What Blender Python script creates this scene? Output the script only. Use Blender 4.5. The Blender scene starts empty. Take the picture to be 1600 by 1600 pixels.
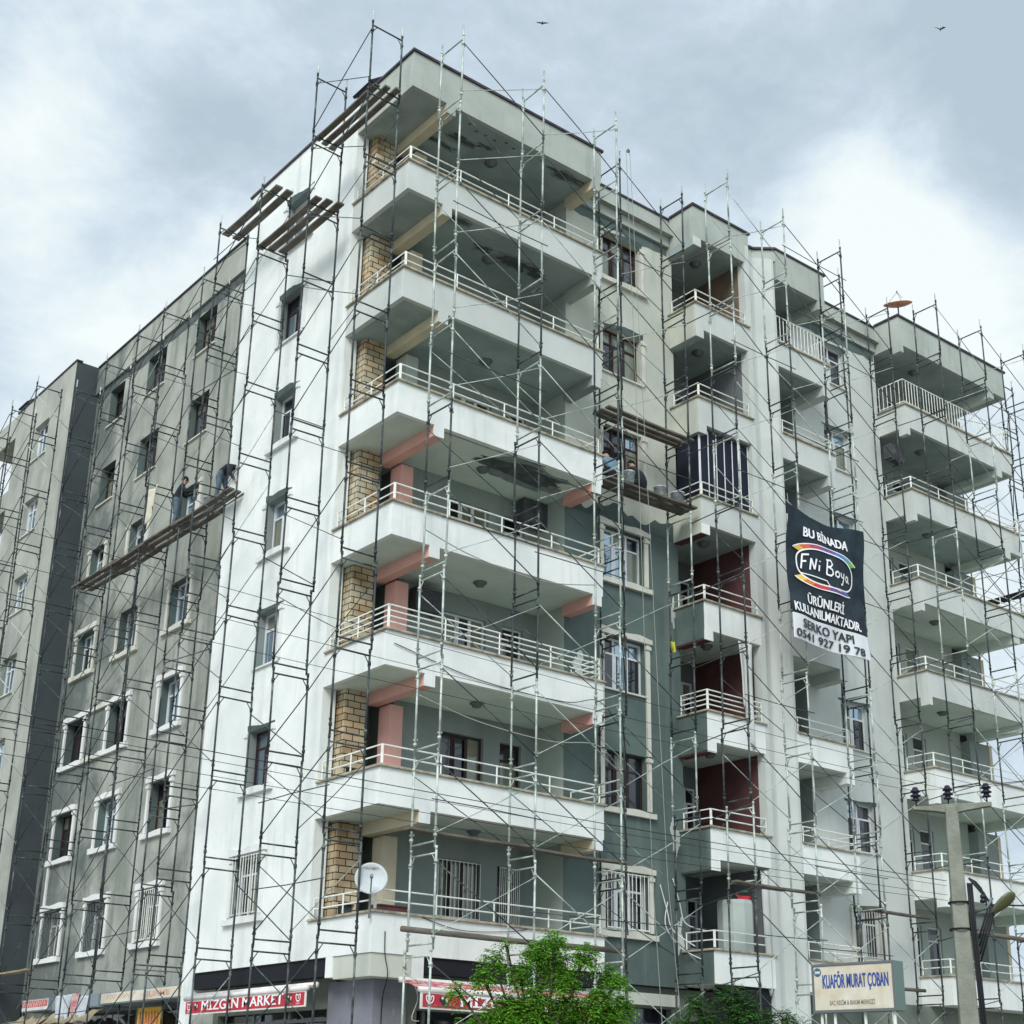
import bpy, bmesh, math, random
from mathutils import Vector, Matrix, noise
random.seed(7)
R = math.radians
scene = bpy.context.scene
C = scene.collection

# ------------------------------------------------------------------ camera
cam_d = bpy.data.cameras.new('camera')
cam = bpy.data.objects.new('camera', cam_d); C.objects.link(cam)
scene.camera = cam
def cam_matrix(yaw, pitch, roll):
    f = Vector((math.cos(pitch)*math.cos(yaw), math.cos(pitch)*math.sin(yaw), math.sin(pitch)))
    r = Vector((math.sin(yaw), -math.cos(yaw), 0)); u = r.cross(f)
    c, s = math.cos(roll), math.sin(roll)
    r2 = c*r+s*u; u2 = -s*r+c*u
    return Matrix((r2, u2, -f)).transposed()
cam.matrix_world = Matrix.Translation((-16.249, -24.714, -3.608)) @ cam_matrix(0.8959, 0.3396, 0.0170).to_4x4()
cam_d.sensor_width = 36; cam_d.lens = 2246/1600*36
cam_d.shift_x = -4.82/1600; cam_d.shift_y = 131.99/1600
cam_d.clip_start = 0.1; cam_d.clip_end = 3000
# ------------------------------------------------------------------ world
GROUND = -5.25
SUN_AZ, SUN_EL = R(218), R(38)           # direction to the sun, from +x counter-clockwise
sun_dir = Vector((math.cos(SUN_EL)*math.cos(SUN_AZ), math.cos(SUN_EL)*math.sin(SUN_AZ), math.sin(SUN_EL)))
w = bpy.data.worlds.new('World'); scene.world = w; w.use_nodes = True
nt = w.node_tree; nt.nodes.clear()
def N(t, **kw):
    n = nt.nodes.new(t)
    for k, v in kw.items(): setattr(n, k, v)
    return n
def L(a, b): nt.links.new(a, b)
tc = N('ShaderNodeTexCoord'); DIR = tc.outputs['Generated']
sky = N('ShaderNodeTexSky', sky_type='NISHITA', sun_disc=False, sun_elevation=SUN_EL, sun_rotation=math.pi/2-SUN_AZ, air_density=1, dust_density=2)
skys = N('ShaderNodeVectorMath', operation='SCALE'); L(sky.outputs[0], skys.inputs[0]); skys.inputs['Scale'].default_value = 0.10
def noise_n(scale, detail, rough, off, stretch=(1, 1, 1.6)):
    mp = N('ShaderNodeMapping'); mp.inputs['Scale'].default_value = stretch; mp.inputs['Location'].default_value = off
    L(DIR, mp.inputs[0])
    n = N('ShaderNodeTexNoise'); n.inputs['Scale'].default_value = scale; n.inputs['Detail'].default_value = detail
    n.inputs['Roughness'].default_value = rough; n.inputs['Distortion'].default_value = .25; L(mp.outputs[0], n.inputs['Vector'])
    return n.outputs['Fac']
def math_n(op, a, b=None, clamp=False):
    m = N('ShaderNodeMath', operation=op); m.use_clamp = clamp
    for i, v in enumerate((a, b)):
        if v is None: continue
        if isinstance(v, (int, float)): m.inputs[i].default_value = v
        else: L(v, m.inputs[i])
    return m.outputs[0]
def blob(d, r0, amp):
    vm = N('ShaderNodeVectorMath', operation='DISTANCE'); L(DIR, vm.inputs[0]); vm.inputs[1].default_value = Vector(d).normalized()
    mr = N('ShaderNodeMapRange', interpolation_type='SMOOTHSTEP'); L(vm.outputs['Value'], mr.inputs[0])
    mr.inputs[1].default_value = 0; mr.inputs[2].default_value = r0; mr.inputs[3].default_value = amp; mr.inputs[4].default_value = 0
    return mr.outputs[0]
v = math_n('MULTIPLY', math_n('SUBTRACT', noise_n(2.6, 5, .5, (3.1, 1.7, .4)), .5), 1.7)
v = math_n('ADD', v, math_n('MULTIPLY', math_n('SUBTRACT', noise_n(9, 8, .62, (.3, 4.7, 2.4)), .5), 1.7))
for b in [((.25, .78, .575), .11, .62), ((.37, .77, .52), .10, .50), ((.30, .81, .49), .09, .42), ((.42, .73, .54), .06, .2), ((.66, .51, .54), .13, .45), ((.70, .47, .50), .17, .50), ((.675, .465, .565), .09, .38), ((.74, .43, .51), .12, .3),
          ((.70, .365, .61), .21, -.62), ((.72, .40, .57), .09, -.25), ((.42, .60, .68), .22, .10), ((.60, .55, .58), .10, -.15), ((.53, .56, .64), .30, -.12), ((.31, .745, .59), .09, -.16), ((.30, .80, .52), .06, -.30), ((.62, .45, .645), .10, .22), ((.46, .66, .59), .10, .22)]:
    v = math_n('ADD', v, blob(*b))
v = math_n('ADD', v, .43)
cr = N('ShaderNodeValToRGB'); L(v, cr.inputs[0])
e = cr.color_ramp.elements; e[0].position = 0; e[0].color = (.43, .525, .60, 1); e[1].position = 1; e[1].color = (.82, .885, .885, 1)
for p_, c_ in ((.30, (.51, .605, .69, 1)), (.52, (.61, .71, .785, 1)), (.76, (.73, .81, .84, 1))):
    q = e.new(p_); q.color = c_
vm = N('ShaderNodeVectorMath', operation='DOT_PRODUCT'); L(DIR, vm.inputs[0]); vm.inputs[1].default_value = sun_dir
gl = N('ShaderNodeMapRange', interpolation_type='SMOOTHSTEP'); L(vm.outputs['Value'], gl.inputs[0])
gl.inputs[1].default_value = -.1; gl.inputs[2].default_value = 1; gl.inputs[3].default_value = 1; gl.inputs[4].default_value = 1.65
cl = N('ShaderNodeVectorMath', operation='SCALE'); L(cr.outputs[0], cl.inputs[0]); L(gl.outputs[0], cl.inputs['Scale'])
mx = N('ShaderNodeMix', data_type='RGBA'); mx.inputs[0].default_value = .93
L(skys.outputs[0], mx.inputs[6]); L(cl.outputs[0], mx.inputs[7])
bg = N('ShaderNodeBackground'); L(mx.outputs[2], bg.inputs[0]); bg.inputs[1].default_value = 1.0
wo = N('ShaderNodeOutputWorld'); L(bg.outputs[0], wo.inputs[0])
# ------------------------------------------------------------------ sun behind thick cloud
sd = bpy.data.lights.new('sun', 'SUN'); sd.energy = 1.5; sd.angle = R(24); sd.color = (1, .97, .92)
sd.energy = 2.1
so = bpy.data.objects.new('sun', sd); C.objects.link(so)
so.rotation_euler = (-sun_dir).to_track_quat('-Z', 'Y').to_euler()
scene.view_settings.view_transform = 'Standard'; scene.view_settings.look = 'None'
scene.view_settings.exposure = 0.24; scene.view_settings.gamma = 1
scene.cycles.max_bounces = 6; scene.cycles.diffuse_bounces = 4; scene.cycles.use_adaptive_sampling = True

# ------------------------------------------------------------------ materials
MATS = {}
def mat(name, col, rough=.8, metal=0, col2=None, scale=2.0, detail=6, lo=.35, hi=.65, bump=0, bscale=30, stretch=(1, 1, 1), streak=None, spec=.3, island=0, transl=0):
    if name in MATS: return MATS[name]
    m = bpy.data.materials.new(name); m.use_nodes = True; t = m.node_tree; b = t.nodes['Principled BSDF']
    b.inputs['Roughness'].default_value = rough; b.inputs['Metallic'].default_value = metal; b.inputs['Specular IOR Level'].default_value = spec
    b.inputs['Base Color'].default_value = (*col, 1)
    geo = t.nodes.new('ShaderNodeNewGeometry'); out = None
    def nz(sc, det, st):
        mp = t.nodes.new('ShaderNodeMapping'); mp.inputs['Scale'].default_value = st; t.links.new(geo.outputs['Position'], mp.inputs[0])
        n = t.nodes.new('ShaderNodeTexNoise'); n.inputs['Scale'].default_value = sc; n.inputs['Detail'].default_value = det; n.inputs['Roughness'].default_value = .6
        t.links.new(mp.outputs[0], n.inputs['Vector']); return n.outputs['Fac']
    def mrange(v, a, c_, d=0, e_=1):
        r = t.nodes.new('ShaderNodeMapRange'); t.links.new(v, r.inputs[0])
        for i, q in enumerate((a, c_, d, e_)): r.inputs[i+1].default_value = q
        return r.outputs[0]
    def mix(f, a, c_):
        x = t.nodes.new('ShaderNodeMix'); x.data_type = 'RGBA'
        if isinstance(f, float): x.inputs[0].default_value = f
        else: t.links.new(f, x.inputs[0])
        for i, q in ((6, a), (7, c_)):
            if isinstance(q, tuple): x.inputs[i].default_value = (*q, 1)
            else: t.links.new(q, x.inputs[i])
        return x.outputs[2]
    cur = col
    if col2:
        cur = mix(mrange(nz(scale, detail, stretch), lo, hi), cur, col2)
    if streak:
        c3, sc, a0, a1 = streak
        cur = mix(mrange(nz(sc, 5, (1, 1, .12)), a0, a1), cur, c3)
    if island:
        hs = t.nodes.new('ShaderNodeHueSaturation'); 
        if isinstance(cur, tuple): hs.inputs['Color'].default_value = (*cur, 1)
        else: t.links.new(cur, hs.inputs['Color'])
        t.links.new(mrange(geo.outputs['Random Per Island'], 0, 1, 1-island, 1+island), hs.inputs['Value']); cur = hs.outputs[0]
    if not isinstance(cur, tuple): t.links.new(cur, b.inputs['Base Color'])
    if bump:
        bp = t.nodes.new('ShaderNodeBump'); bp.inputs['Strength'].default_value = bump; bp.inputs['Distance'].default_value = .02
        t.links.new(nz(bscale, 4, (1, 1, 1)), bp.inputs['Height']); t.links.new(bp.outputs[0], b.inputs['Normal'])
    if transl:
        tr = t.nodes.new('ShaderNodeBsdfTranslucent'); ms = t.nodes.new('ShaderNodeMixShader'); ms.inputs[0].default_value = transl
        if not isinstance(cur, tuple): t.links.new(cur, tr.inputs[0])
        else: tr.inputs[0].default_value = (*cur, 1)
        t.links.new(b.outputs[0], ms.inputs[1]); t.links.new(tr.outputs[0], ms.inputs[2])
        t.links.new(ms.outputs[0], t.nodes['Material Output'].inputs[0])
    MATS[name] = m; return m
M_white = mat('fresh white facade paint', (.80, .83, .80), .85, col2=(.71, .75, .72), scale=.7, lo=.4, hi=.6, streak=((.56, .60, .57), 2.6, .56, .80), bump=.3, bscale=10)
M_white2 = mat('greyer white facade paint', (.58, .615, .585), .85, col2=(.51, .545, .515), scale=.8, streak=((.43, .465, .44), 2.4, .58, .86), bump=.2, bscale=14)  # greyer white for upper bands and right-hand walls
M_white3 = mat('darker roof edge paint', (.43, .465, .425), .9, col2=(.36, .395, .355), scale=.9, streak=((.27, .31, .275), 2.6, .54, .8), bump=.3, bscale=14)  # darker grey-white for roof bands and parapets, with vertical streaks
M_conc = mat('raw cement render', (.41, .42, .375), .95, col2=(.28, .30, .26), scale=.6, lo=.36, hi=.62, streak=((.15, .185, .165), 1.3, .51, .74), bump=.45, bscale=9)
M_conc2 = mat('raw cement render end wall', (.43, .445, .395), .95, col2=(.32, .335, .295), scale=.6, lo=.36, hi=.62, streak=((.20, .23, .205), 1.3, .54, .76), bump=.45, bscale=9)
M_slate = mat('blue grey primer', (.048, .058, .068), .9, col2=(.062, .08, .082), scale=.5, bump=.2, streak=((.10, .16, .145), .7, .6, .8))
M_green = mat('unpainted grey green render', (.118, .162, .148), .9, col2=(.085, .118, .112), scale=.7, streak=((.18, .225, .205), 1.2, .6, .8), bump=.25, bscale=12)
M_dgreen = mat('dark cement render', (.06, .085, .085), .95, col2=(.085, .115, .11), scale=1.5, bump=.5, bscale=18)
M_cream = mat('cream facade paint', (.56, .575, .50), .85, col2=(.47, .50, .43), scale=.8, streak=((.34, .39, .34), 1.5, .57, .8), bump=.2, bscale=12)
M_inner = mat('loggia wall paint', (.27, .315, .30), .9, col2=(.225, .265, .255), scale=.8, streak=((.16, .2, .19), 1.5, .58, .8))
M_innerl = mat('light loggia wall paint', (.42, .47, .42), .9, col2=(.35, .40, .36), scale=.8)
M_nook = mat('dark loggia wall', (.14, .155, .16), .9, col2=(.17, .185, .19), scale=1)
M_soff = mat('white ceiling paint', (.66, .73, .66), .9, col2=(.54, .62, .56), scale=.9, bump=.15)  # lower ceilings: light bounced off the street put into a brighter colour
M_soffd = mat('shade toned ceiling paint', (.36, .425, .41), .9, col2=(.27, .33, .32), scale=.9, lo=.4, hi=.6, bump=.2)  # upper ceilings: dark greenish shade put into the paint colour
M_pink = mat('pink paint', (.74, .42, .36), .85, col2=(.66, .36, .31), scale=1.2)
M_maroon = mat('maroon paint', (.125, .052, .052), .85, col2=(.085, .038, .04), scale=1.4)
M_brown = mat('brown plaster', (.22, .15, .10), .9, col2=(.13, .10, .08), scale=2, bump=.4)
M_tan = mat('tan paint', (.66, .58, .42), .85, col2=(.54, .49, .36), scale=1.3)
M_cope = mat('tan coping stone', (.46, .41, .31), .8, col2=(.24, .23, .17), scale=3.5, lo=.42, hi=.62, bump=.6, bscale=25)
M_darkcope = mat('dark metal coping', (.045, .035, .045), .5, metal=.4, col2=(.08, .06, .07), scale=4)
M_trim = mat('cream moulding', (.66, .645, .56), .8, col2=(.55, .55, .48), scale=2.5, bump=.3, bscale=14)
M_trimw = mat('white moulding', (.76, .77, .75), .8, col2=(.68, .70, .68), scale=2.5, bump=.3, bscale=14)
M_peel = mat('peeled plaster', (.055, .07, .07), .95, col2=(.11, .13, .125), scale=4, bump=.5)
M_rail = mat('white painted railing', (.80, .82, .76), .5, col2=(.50, .50, .45), scale=5, lo=.55, hi=.7)
M_pvc = mat('white window frame', (.74, .77, .78), .4, col2=(.62, .65, .66), scale=3)
M_wood = mat('dark brown window frame', (.022, .014, .016), .5, col2=(.05, .025, .025), scale=3)
M_tube = mat('weathered scaffold tube', (.040, .050, .052), .55, metal=.2, col2=(.16, .19, .175), scale=3.3, detail=8, lo=.50, hi=.70, streak=((.16, .085, .05), 4, .66, .8))
M_tubel = mat('pale scaffold tube', (.26, .31, .285), .5, metal=.2, col2=(.52, .58, .52), scale=3.3, detail=8, lo=.40, hi=.6, streak=((.06, .07, .065), 5, .62, .7))
M_plank = mat('weathered scaffold board', (.085, .075, .065), .9, col2=(.16, .145, .12), scale=2, stretch=(1, 1, 6), bump=.6, bscale=22, island=.3)
M_conpole = mat('concrete post', (.25, .26, .215), .95, col2=(.18, .19, .155), scale=3, bump=.6, bscale=18)
M_black = mat('black rubber', (.012, .012, .015), .6)
M_ins = mat('glazed insulator', (.015, .012, .03), .2)
M_shopwall = mat('shop wall', (.20, .225, .19), .9, col2=(.14, .165, .14), scale=1.2)
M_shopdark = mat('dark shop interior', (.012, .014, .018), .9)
M_column = mat('lilac grey column paint', (.23, .235, .27), .85, col2=(.17, .175, .205), scale=1.5, streak=((.34, .34, .36), 6, .64, .72), bump=.3)
M_red = mat('red awning fabric', (.50, .035, .05), .7, col2=(.42, .03, .045), scale=2)
M_redtop = mat('speckled red awning cloth', (.50, .10, .11), .8, col2=(.66, .45, .44), scale=9, lo=.45, hi=.6)
M_awn = mat('white awning metal', (.74, .73, .70), .5, col2=(.60, .58, .55), scale=3)
M_letter = mat('white lettering', (.82, .82, .82), .6)
M_blackl = mat('black lettering', (.03, .035, .04), .6)
M_bluel = mat('blue lettering', (.03, .08, .30), .5)
M_greyl = mat('faded grey lettering', (.20, .19, .17), .7)
M_redl = mat('faded red lettering', (.55, .14, .12), .7)
M_sign = mat('yellowed sign panel', (.68, .66, .57), .5, col2=(.55, .48, .35), scale=1.6, streak=((.48, .38, .26), 2.6, .55, .85))
M_signside = mat('green sign side', (.14, .20, .175), .6)
M_ban = mat('dark banner cloth', (.008, .015, .024), .6, col2=(.020, .036, .046), scale=1.3, lo=.42, hi=.62, spec=.25)
M_banw = mat('white banner cloth', (.66, .69, .72), .6, col2=(.60, .63, .65), scale=2)
M_jean = mat('blue jeans', (.055, .085, .13), .9, col2=(.11, .15, .17), scale=9)
M_navy = mat('dark navy clothing', (.022, .026, .035), .9)
M_lblue = mat('light blue shirt', (.17, .27, .34), .9, col2=(.11, .18, .24), scale=7)
M_skin = mat('skin', (.42, .25, .17), .6)
M_hair = mat('black hair', (.012, .01, .01), .8)
M_shoe = mat('shoes', (.03, .028, .025), .8)
M_dish = mat('white dish enamel', (.50, .545, .56), .45, col2=(.44, .48, .49), scale=6)
M_orange = mat('rusty orange dish', (.60, .20, .09), .7, col2=(.70, .42, .30), scale=7)
M_grey = mat('grey metal', (.16, .18, .18), .5, metal=.3)
M_ac = mat('beige grey appliance casing', (.085, .09, .10), .6, col2=(.06, .06, .07), scale=4)
M_bucket = mat('painted bucket', (.36, .42, .43), .5, col2=(.65, .68, .68), scale=9, lo=.5, hi=.6)
M_sack = mat('pale sack cloth', (.58, .56, .47), .9, col2=(.46, .43, .33), scale=5)
M_yellow = mat('yellow plastic', (.48, .46, .05), .6)
M_tank = mat('pale sheet cover', (.44, .50, .47), .6, col2=(.37, .42, .40), scale=1.5)
M_curt = mat('white curtain cloth', (.58, .60, .58), .9, col2=(.44, .47, .45), scale=6, stretch=(1, 1, .15))
M_navyc = mat('navy blind cloth', (.006, .009, .020), .7, col2=(.010, .014, .032), scale=3, stretch=(1, 1, .2))
M_asph = mat('asphalt', (.13, .125, .12), .9, col2=(.09, .09, .088), scale=2, bump=.3)
M_pave = mat('pavement slabs', (.48, .46, .42), .9, col2=(.38, .37, .33), scale=2)
M_ground = mat('dusty ground', (.36, .33, .28), .95, col2=(.28, .26, .21), scale=.2)
M_bark = mat('bark', (.09, .07, .05), .95, col2=(.05, .04, .03), scale=8, bump=.8)
M_leaf = mat('fresh green leaves', (.145, .34, .035), .55, island=.75, transl=.4, spec=.25)
M_leafd = mat('dark green leaves', (.05, .13, .03), .5, island=.5, transl=.2, spec=.3)
M_rope = mat('rope', (.30, .32, .28), .9)
M_clothp = mat('pale washed cloth', (.50, .54, .58), .9, col2=(.40, .42, .46), scale=6)
M_clothr = mat('red patterned cloth', (.50, .13, .14), .9, col2=(.62, .55, .55), scale=5)
M_dusty = mat('dusty tan tarp', (.36, .30, .20), .9, col2=(.22, .19, .13), scale=2, bump=.5)
M_orangew = mat('orange painted timber', (.62, .18, .06), .7)
M_signgrey = mat('grey blue sign box', (.20, .24, .27), .6)
M_yban = mat('yellow poster', (.60, .33, .03), .6)
M_leafb = 0
M_curtd = mat('drawn beige curtain', (.30, .27, .15), .95, col2=(.16, .17, .12), scale=8, stretch=(1, 1, .1))
def glass(name, col, rough=.06):
    m = bpy.data.materials.new(name); m.use_nodes = True; b = m.node_tree.nodes['Principled BSDF']
    b.inputs['Base Color'].default_value = (*col, 1); b.inputs['Roughness'].default_value = rough
    b.inputs['Specular IOR Level'].default_value = .9; b.inputs['IOR'].default_value = 1.6
    return m
M_glass = glass('dark window glass', (.012, .016, .022)); M_glass2 = glass('sky lit window glass', (.05, .065, .075), .03)
M_glass2.node_tree.nodes['Principled BSDF'].inputs['Metallic'].default_value = .85
M_glass2.node_tree.nodes['Principled BSDF'].inputs['Base Color'].default_value = (.42, .52, .60, 1)
M_glass3 = glass('curtained window glass', (.17, .185, .14)); 
def brick_mat():
    m = bpy.data.materials.new('pale ochre brick'); m.use_nodes = True; t = m.node_tree; b = t.nodes['Principled BSDF']
    b.inputs['Roughness'].default_value = .9
    geo = t.nodes.new('ShaderNodeNewGeometry'); sp = t.nodes.new('ShaderNodeSeparateXYZ'); t.links.new(geo.outputs['Position'], sp.inputs[0])
    ad = t.nodes.new('ShaderNodeMath'); ad.operation = 'SUBTRACT'; t.links.new(sp.outputs[0], ad.inputs[0]); t.links.new(sp.outputs[1], ad.inputs[1])
    cb = t.nodes.new('ShaderNodeCombineXYZ'); t.links.new(ad.outputs[0], cb.inputs[0]); t.links.new(sp.outputs[2], cb.inputs[1])
    br = t.nodes.new('ShaderNodeTexBrick'); t.links.new(cb.outputs[0], br.inputs[0])
    br.inputs['Scale'].default_value = 1; br.inputs['Brick Width'].default_value = .34; br.inputs['Row Height'].default_value = .155; br.inputs['Mortar Size'].default_value = .012
    br.inputs['Color1'].default_value = (.60, .52, .37, 1); br.inputs['Color2'].default_value = (.38, .37, .29, 1); br.inputs['Mortar'].default_value = (.035, .03, .025, 1)
    n = t.nodes.new('ShaderNodeTexNoise'); n.inputs['Scale'].default_value = 1.3; t.links.new(geo.outputs['Position'], n.inputs['Vector'])
    x = t.nodes.new('ShaderNodeMix'); x.data_type = 'RGBA'; x.blend_type = 'MULTIPLY'; x.inputs[0].default_value = .8
    rp = t.nodes.new('ShaderNodeValToRGB'); t.links.new(n.outputs['Fac'], rp.inputs[0]); rp.color_ramp.elements[0].position = .38; rp.color_ramp.elements[0].color = (.66, .46, .28, 1)
    rp.color_ramp.elements[1].position = .62; rp.color_ramp.elements[1].color = (1.1, 1.1, 1.05, 1)
    t.links.new(br.outputs[0], x.inputs[6]); t.links.new(rp.outputs[0], x.inputs[7]); t.links.new(x.outputs[2], b.inputs['Base Color'])
    bp = t.nodes.new('ShaderNodeBump'); bp.inputs['Distance'].default_value = .015; bp.inputs['Strength'].default_value = .8; bp.invert = True
    t.links.new(br.outputs['Fac'], bp.inputs['Height']); t.links.new(bp.outputs[0], b.inputs['Normal'])
    return m
M_brick = brick_mat()
def stain_zone(m, col, lo, hi, axis=1):      # damp dark blotches gathered toward the inner corner of the grey wall
    t = m.node_tree; b = t.nodes['Principled BSDF']; src = b.inputs['Base Color'].links[0].from_socket
    geo = t.nodes.new('ShaderNodeNewGeometry'); sp_ = t.nodes.new('ShaderNodeSeparateXYZ'); t.links.new(geo.outputs['Position'], sp_.inputs[0])
    r = t.nodes.new('ShaderNodeMapRange'); t.links.new(sp_.outputs[axis], r.inputs[0]); r.inputs[1].default_value = lo; r.inputs[2].default_value = hi; r.inputs[3].default_value = -.14; r.inputs[4].default_value = .22
    z = t.nodes.new('ShaderNodeMapRange'); t.links.new(sp_.outputs[2], z.inputs[0]); z.inputs[1].default_value = 13; z.inputs[2].default_value = 8; z.inputs[3].default_value = 0; z.inputs[4].default_value = .10
    n = t.nodes.new('ShaderNodeTexNoise'); n.inputs['Scale'].default_value = .8; n.inputs['Detail'].default_value = 7; n.inputs['Roughness'].default_value = .6; t.links.new(geo.outputs['Position'], n.inputs['Vector'])
    a = t.nodes.new('ShaderNodeMath'); t.links.new(n.outputs['Fac'], a.inputs[0]); t.links.new(r.outputs[0], a.inputs[1])
    a2 = t.nodes.new('ShaderNodeMath'); t.links.new(a.outputs[0], a2.inputs[0]); t.links.new(z.outputs[0], a2.inputs[1])
    f = t.nodes.new('ShaderNodeMapRange'); t.links.new(a2.outputs[0], f.inputs[0]); f.inputs[1].default_value = .48; f.inputs[2].default_value = .72; f.inputs[4].default_value = .85
    x = t.nodes.new('ShaderNodeMix'); x.data_type = 'RGBA'; t.links.new(f.outputs[0], x.inputs[0]); t.links.new(src, x.inputs[6]); x.inputs[7].default_value = (*col, 1); t.links.new(x.outputs[2], b.inputs['Base Color'])
stain_zone(M_conc, (.10, .122, .114), 15.5, 20.6)


# ------------------------------------------------------------------ mesh helpers
class MB:
    def __init__(s): s.v = []; s.f = []; s.m = []
    def add(s, vs, fs, mi=0):
        o = len(s.v); s.v += [tuple(p) for p in vs]; s.f += [tuple(o+i for i in f) for f in fs]; s.m += [mi]*len(fs); return s
    def box(s, x0, x1, y0, y1, z0, z1, mi=0):
        vs = [(x, y, z) for z in (z0, z1) for y in (y0, y1) for x in (x0, x1)]
        return s.add(vs, [(0, 2, 3, 1), (4, 5, 7, 6), (0, 1, 5, 4), (2, 6, 7, 3), (0, 4, 6, 2), (1, 3, 7, 5)], mi)
    def quad(s, a, b, c, d, mi=0): return s.add([a, b, c, d], [(0, 1, 2, 3)], mi)
    def tube(s, pts, r, n=8, mi=0, cap=True):
        pts = [Vector(p) for p in pts]; rs = r if isinstance(r, (list, tuple)) else [r]*len(pts)
        o = len(s.v); k = len(pts)
        for i, p in enumerate(pts):
            d = (pts[min(i+1, k-1)]-pts[max(i-1, 0)]).normalized()
            a = d.cross(Vector((0, 0, 1)) if abs(d.z) < .9 else Vector((1, 0, 0))).normalized(); b = d.cross(a)
            for j in range(n):
                t = 2*math.pi*j/n; s.v.append(tuple(p+(a*math.cos(t)+b*math.sin(t))*rs[i]))
        for i in range(k-1):
            for j in range(n):
                s.f.append((o+i*n+j, o+i*n+(j+1) % n, o+(i+1)*n+(j+1) % n, o+(i+1)*n+j)); s.m.append(mi)
        if cap:
            s.f.append(tuple(o+j for j in range(n))[::-1]); s.m.append(mi)
            s.f.append(tuple(o+(k-1)*n+j for j in range(n))); s.m.append(mi)
        return s
    def lathe(s, prof, c, n=20, mi=0, axis=None):
        o = len(s.v); c = Vector(c); q = Vector((0, 0, 1)).rotation_difference(Vector(axis).normalized()) if axis else None
        for r, z in prof:
            for j in range(n):
                t = 2*math.pi*j/n; p = Vector((r*math.cos(t), r*math.sin(t), z))
                if q: p = q @ p
                s.v.append(tuple(c+p))
        for i in range(len(prof)-1):
            for j in range(n): s.f.append((o+i*n+j, o+i*n+(j+1) % n, o+(i+1)*n+(j+1) % n, o+(i+1)*n+j)); s.m.append(mi)
        return s
    def prism(s, poly, ext, mi=0):
        k = len(poly); e_ = Vector(ext); a = [Vector(p) for p in poly]
        return s.add([*a, *[p+e_ for p in a]], [tuple(range(k))[::-1], tuple(range(k, 2*k))]+[(i, (i+1) % k, k+(i+1) % k, k+i) for i in range(k)], mi)
    def build(s, name, mats, parent=None, smooth=False, recalc=True, loc=None, bevel=0):
        me = bpy.data.meshes.new(name); me.from_pydata(s.v, [], s.f)
        for q in (mats if isinstance(mats, (list, tuple)) else [mats]): me.materials.append(q)
        me.polygons.foreach_set('material_index', s.m)
        if recalc:
            b = bmesh.new(); b.from_mesh(me); bmesh.ops.recalc_face_normals(b, faces=b.faces); b.to_mesh(me); b.free()
        if smooth: me.polygons.foreach_set('use_smooth', [True]*len(me.polygons))
        o = bpy.data.objects.new(name, me); C.objects.link(o)
        if parent: o.parent = parent
        if loc: o.location = loc
        if bevel:
            md = o.modifiers.new('bevel', 'BEVEL'); md.width = bevel; md.segments = 2; md.limit_method = 'ANGLE'
        return o
def tag(o, label=None, cat=None, group=None, kind=None):
    if label: o['label'] = label
    if cat: o['category'] = cat
    if group: o['group'] = group
    if kind: o['kind'] = kind
    return o
def empty(name, loc=(0, 0, 0)):
    o = bpy.data.objects.new(name, None); C.objects.link(o); o.location = loc; o.empty_display_size = .3; return o
def W3(ax, c, u, d, z): return (c+d, u, z) if ax == 'x' else (u, c+d, z)
def fbox(mb, ax, c, u0, u1, d0, d1, z0, z1, mi=0):
    a = W3(ax, c, u0, d0, z0); b = W3(ax, c, u1, d1, z1)
    return mb.box(min(a[0], b[0]), max(a[0], b[0]), min(a[1], b[1]), max(a[1], b[1]), z0, z1, mi)
def wall(mb, ax, c, u0, u1, z0, z1, holes=(), depth=.22, mi=0, rev=None, zcut=()):
    us = sorted({u0, u1, *[min(max(h[i], u0), u1) for h in holes for i in (0, 1)]}); zs = sorted({z0, z1, *[h[i] for h in holes for i in (2, 3) if z0 < h[i] < z1], *[z for z in zcut if z0 < z < z1]})
    for a, b in zip(us, us[1:]):
        for p, q in zip(zs, zs[1:]):
            um, zm = (a+b)/2, (p+q)/2
            if any(h[0] < um < h[1] and h[2] < zm < h[3] for h in holes): continue
            k = mi(um, zm) if callable(mi) else mi
            mb.quad(W3(ax, c, a, 0, p), W3(ax, c, b, 0, p), W3(ax, c, b, 0, q), W3(ax, c, a, 0, q), k)
    for h in holes:
        a, b, p, q = h[:4]; k = mi((a+b)/2, (p+q)/2) if callable(mi) else mi
        if rev is not None: k = rev
        for (ua, za), (ub, zb) in (((a, p), (b, p)), ((b, p), (b, q)), ((b, q), (a, q)), ((a, q), (a, p))):
            mb.quad(W3(ax, c, ua, 0, za), W3(ax, c, ub, 0, zb), W3(ax, c, ub, depth, zb), W3(ax, c, ua, depth, za), k)
def jag(n, f):   # closed jagged outline; f(t) -> (u, v)
    return [f(i/n) for i in range(n)]

# ------------------------------------------------------------------ setting
g = MB(); g.box(-400, 400, -400, 400, GROUND-.5, GROUND-.02)
tag(g.build('ground', M_ground), kind='structure')
g = MB(); g.box(-60, 120, -24, -6.5, GROUND-.019, GROUND-.012); g.box(-20, -6, -6.5, 120, GROUND-.019, GROUND-.012)
tag(g.build('road', M_asph), kind='structure')
g = MB(); g.box(-5.8, 110, -6.3, 40, GROUND-.01, GROUND+.0); 
tag(g.build('pavement', M_pave), kind='structure')
g = MB(); g.box(-6.0, 110, -6.5, -6.3, GROUND-.15, GROUND+.01); g.box(-6.0, -5.8, -6.3, 110, GROUND-.15, GROUND+.01)
tag(g.build('kerb', M_conpole, bevel=.02), kind='structure')

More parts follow.
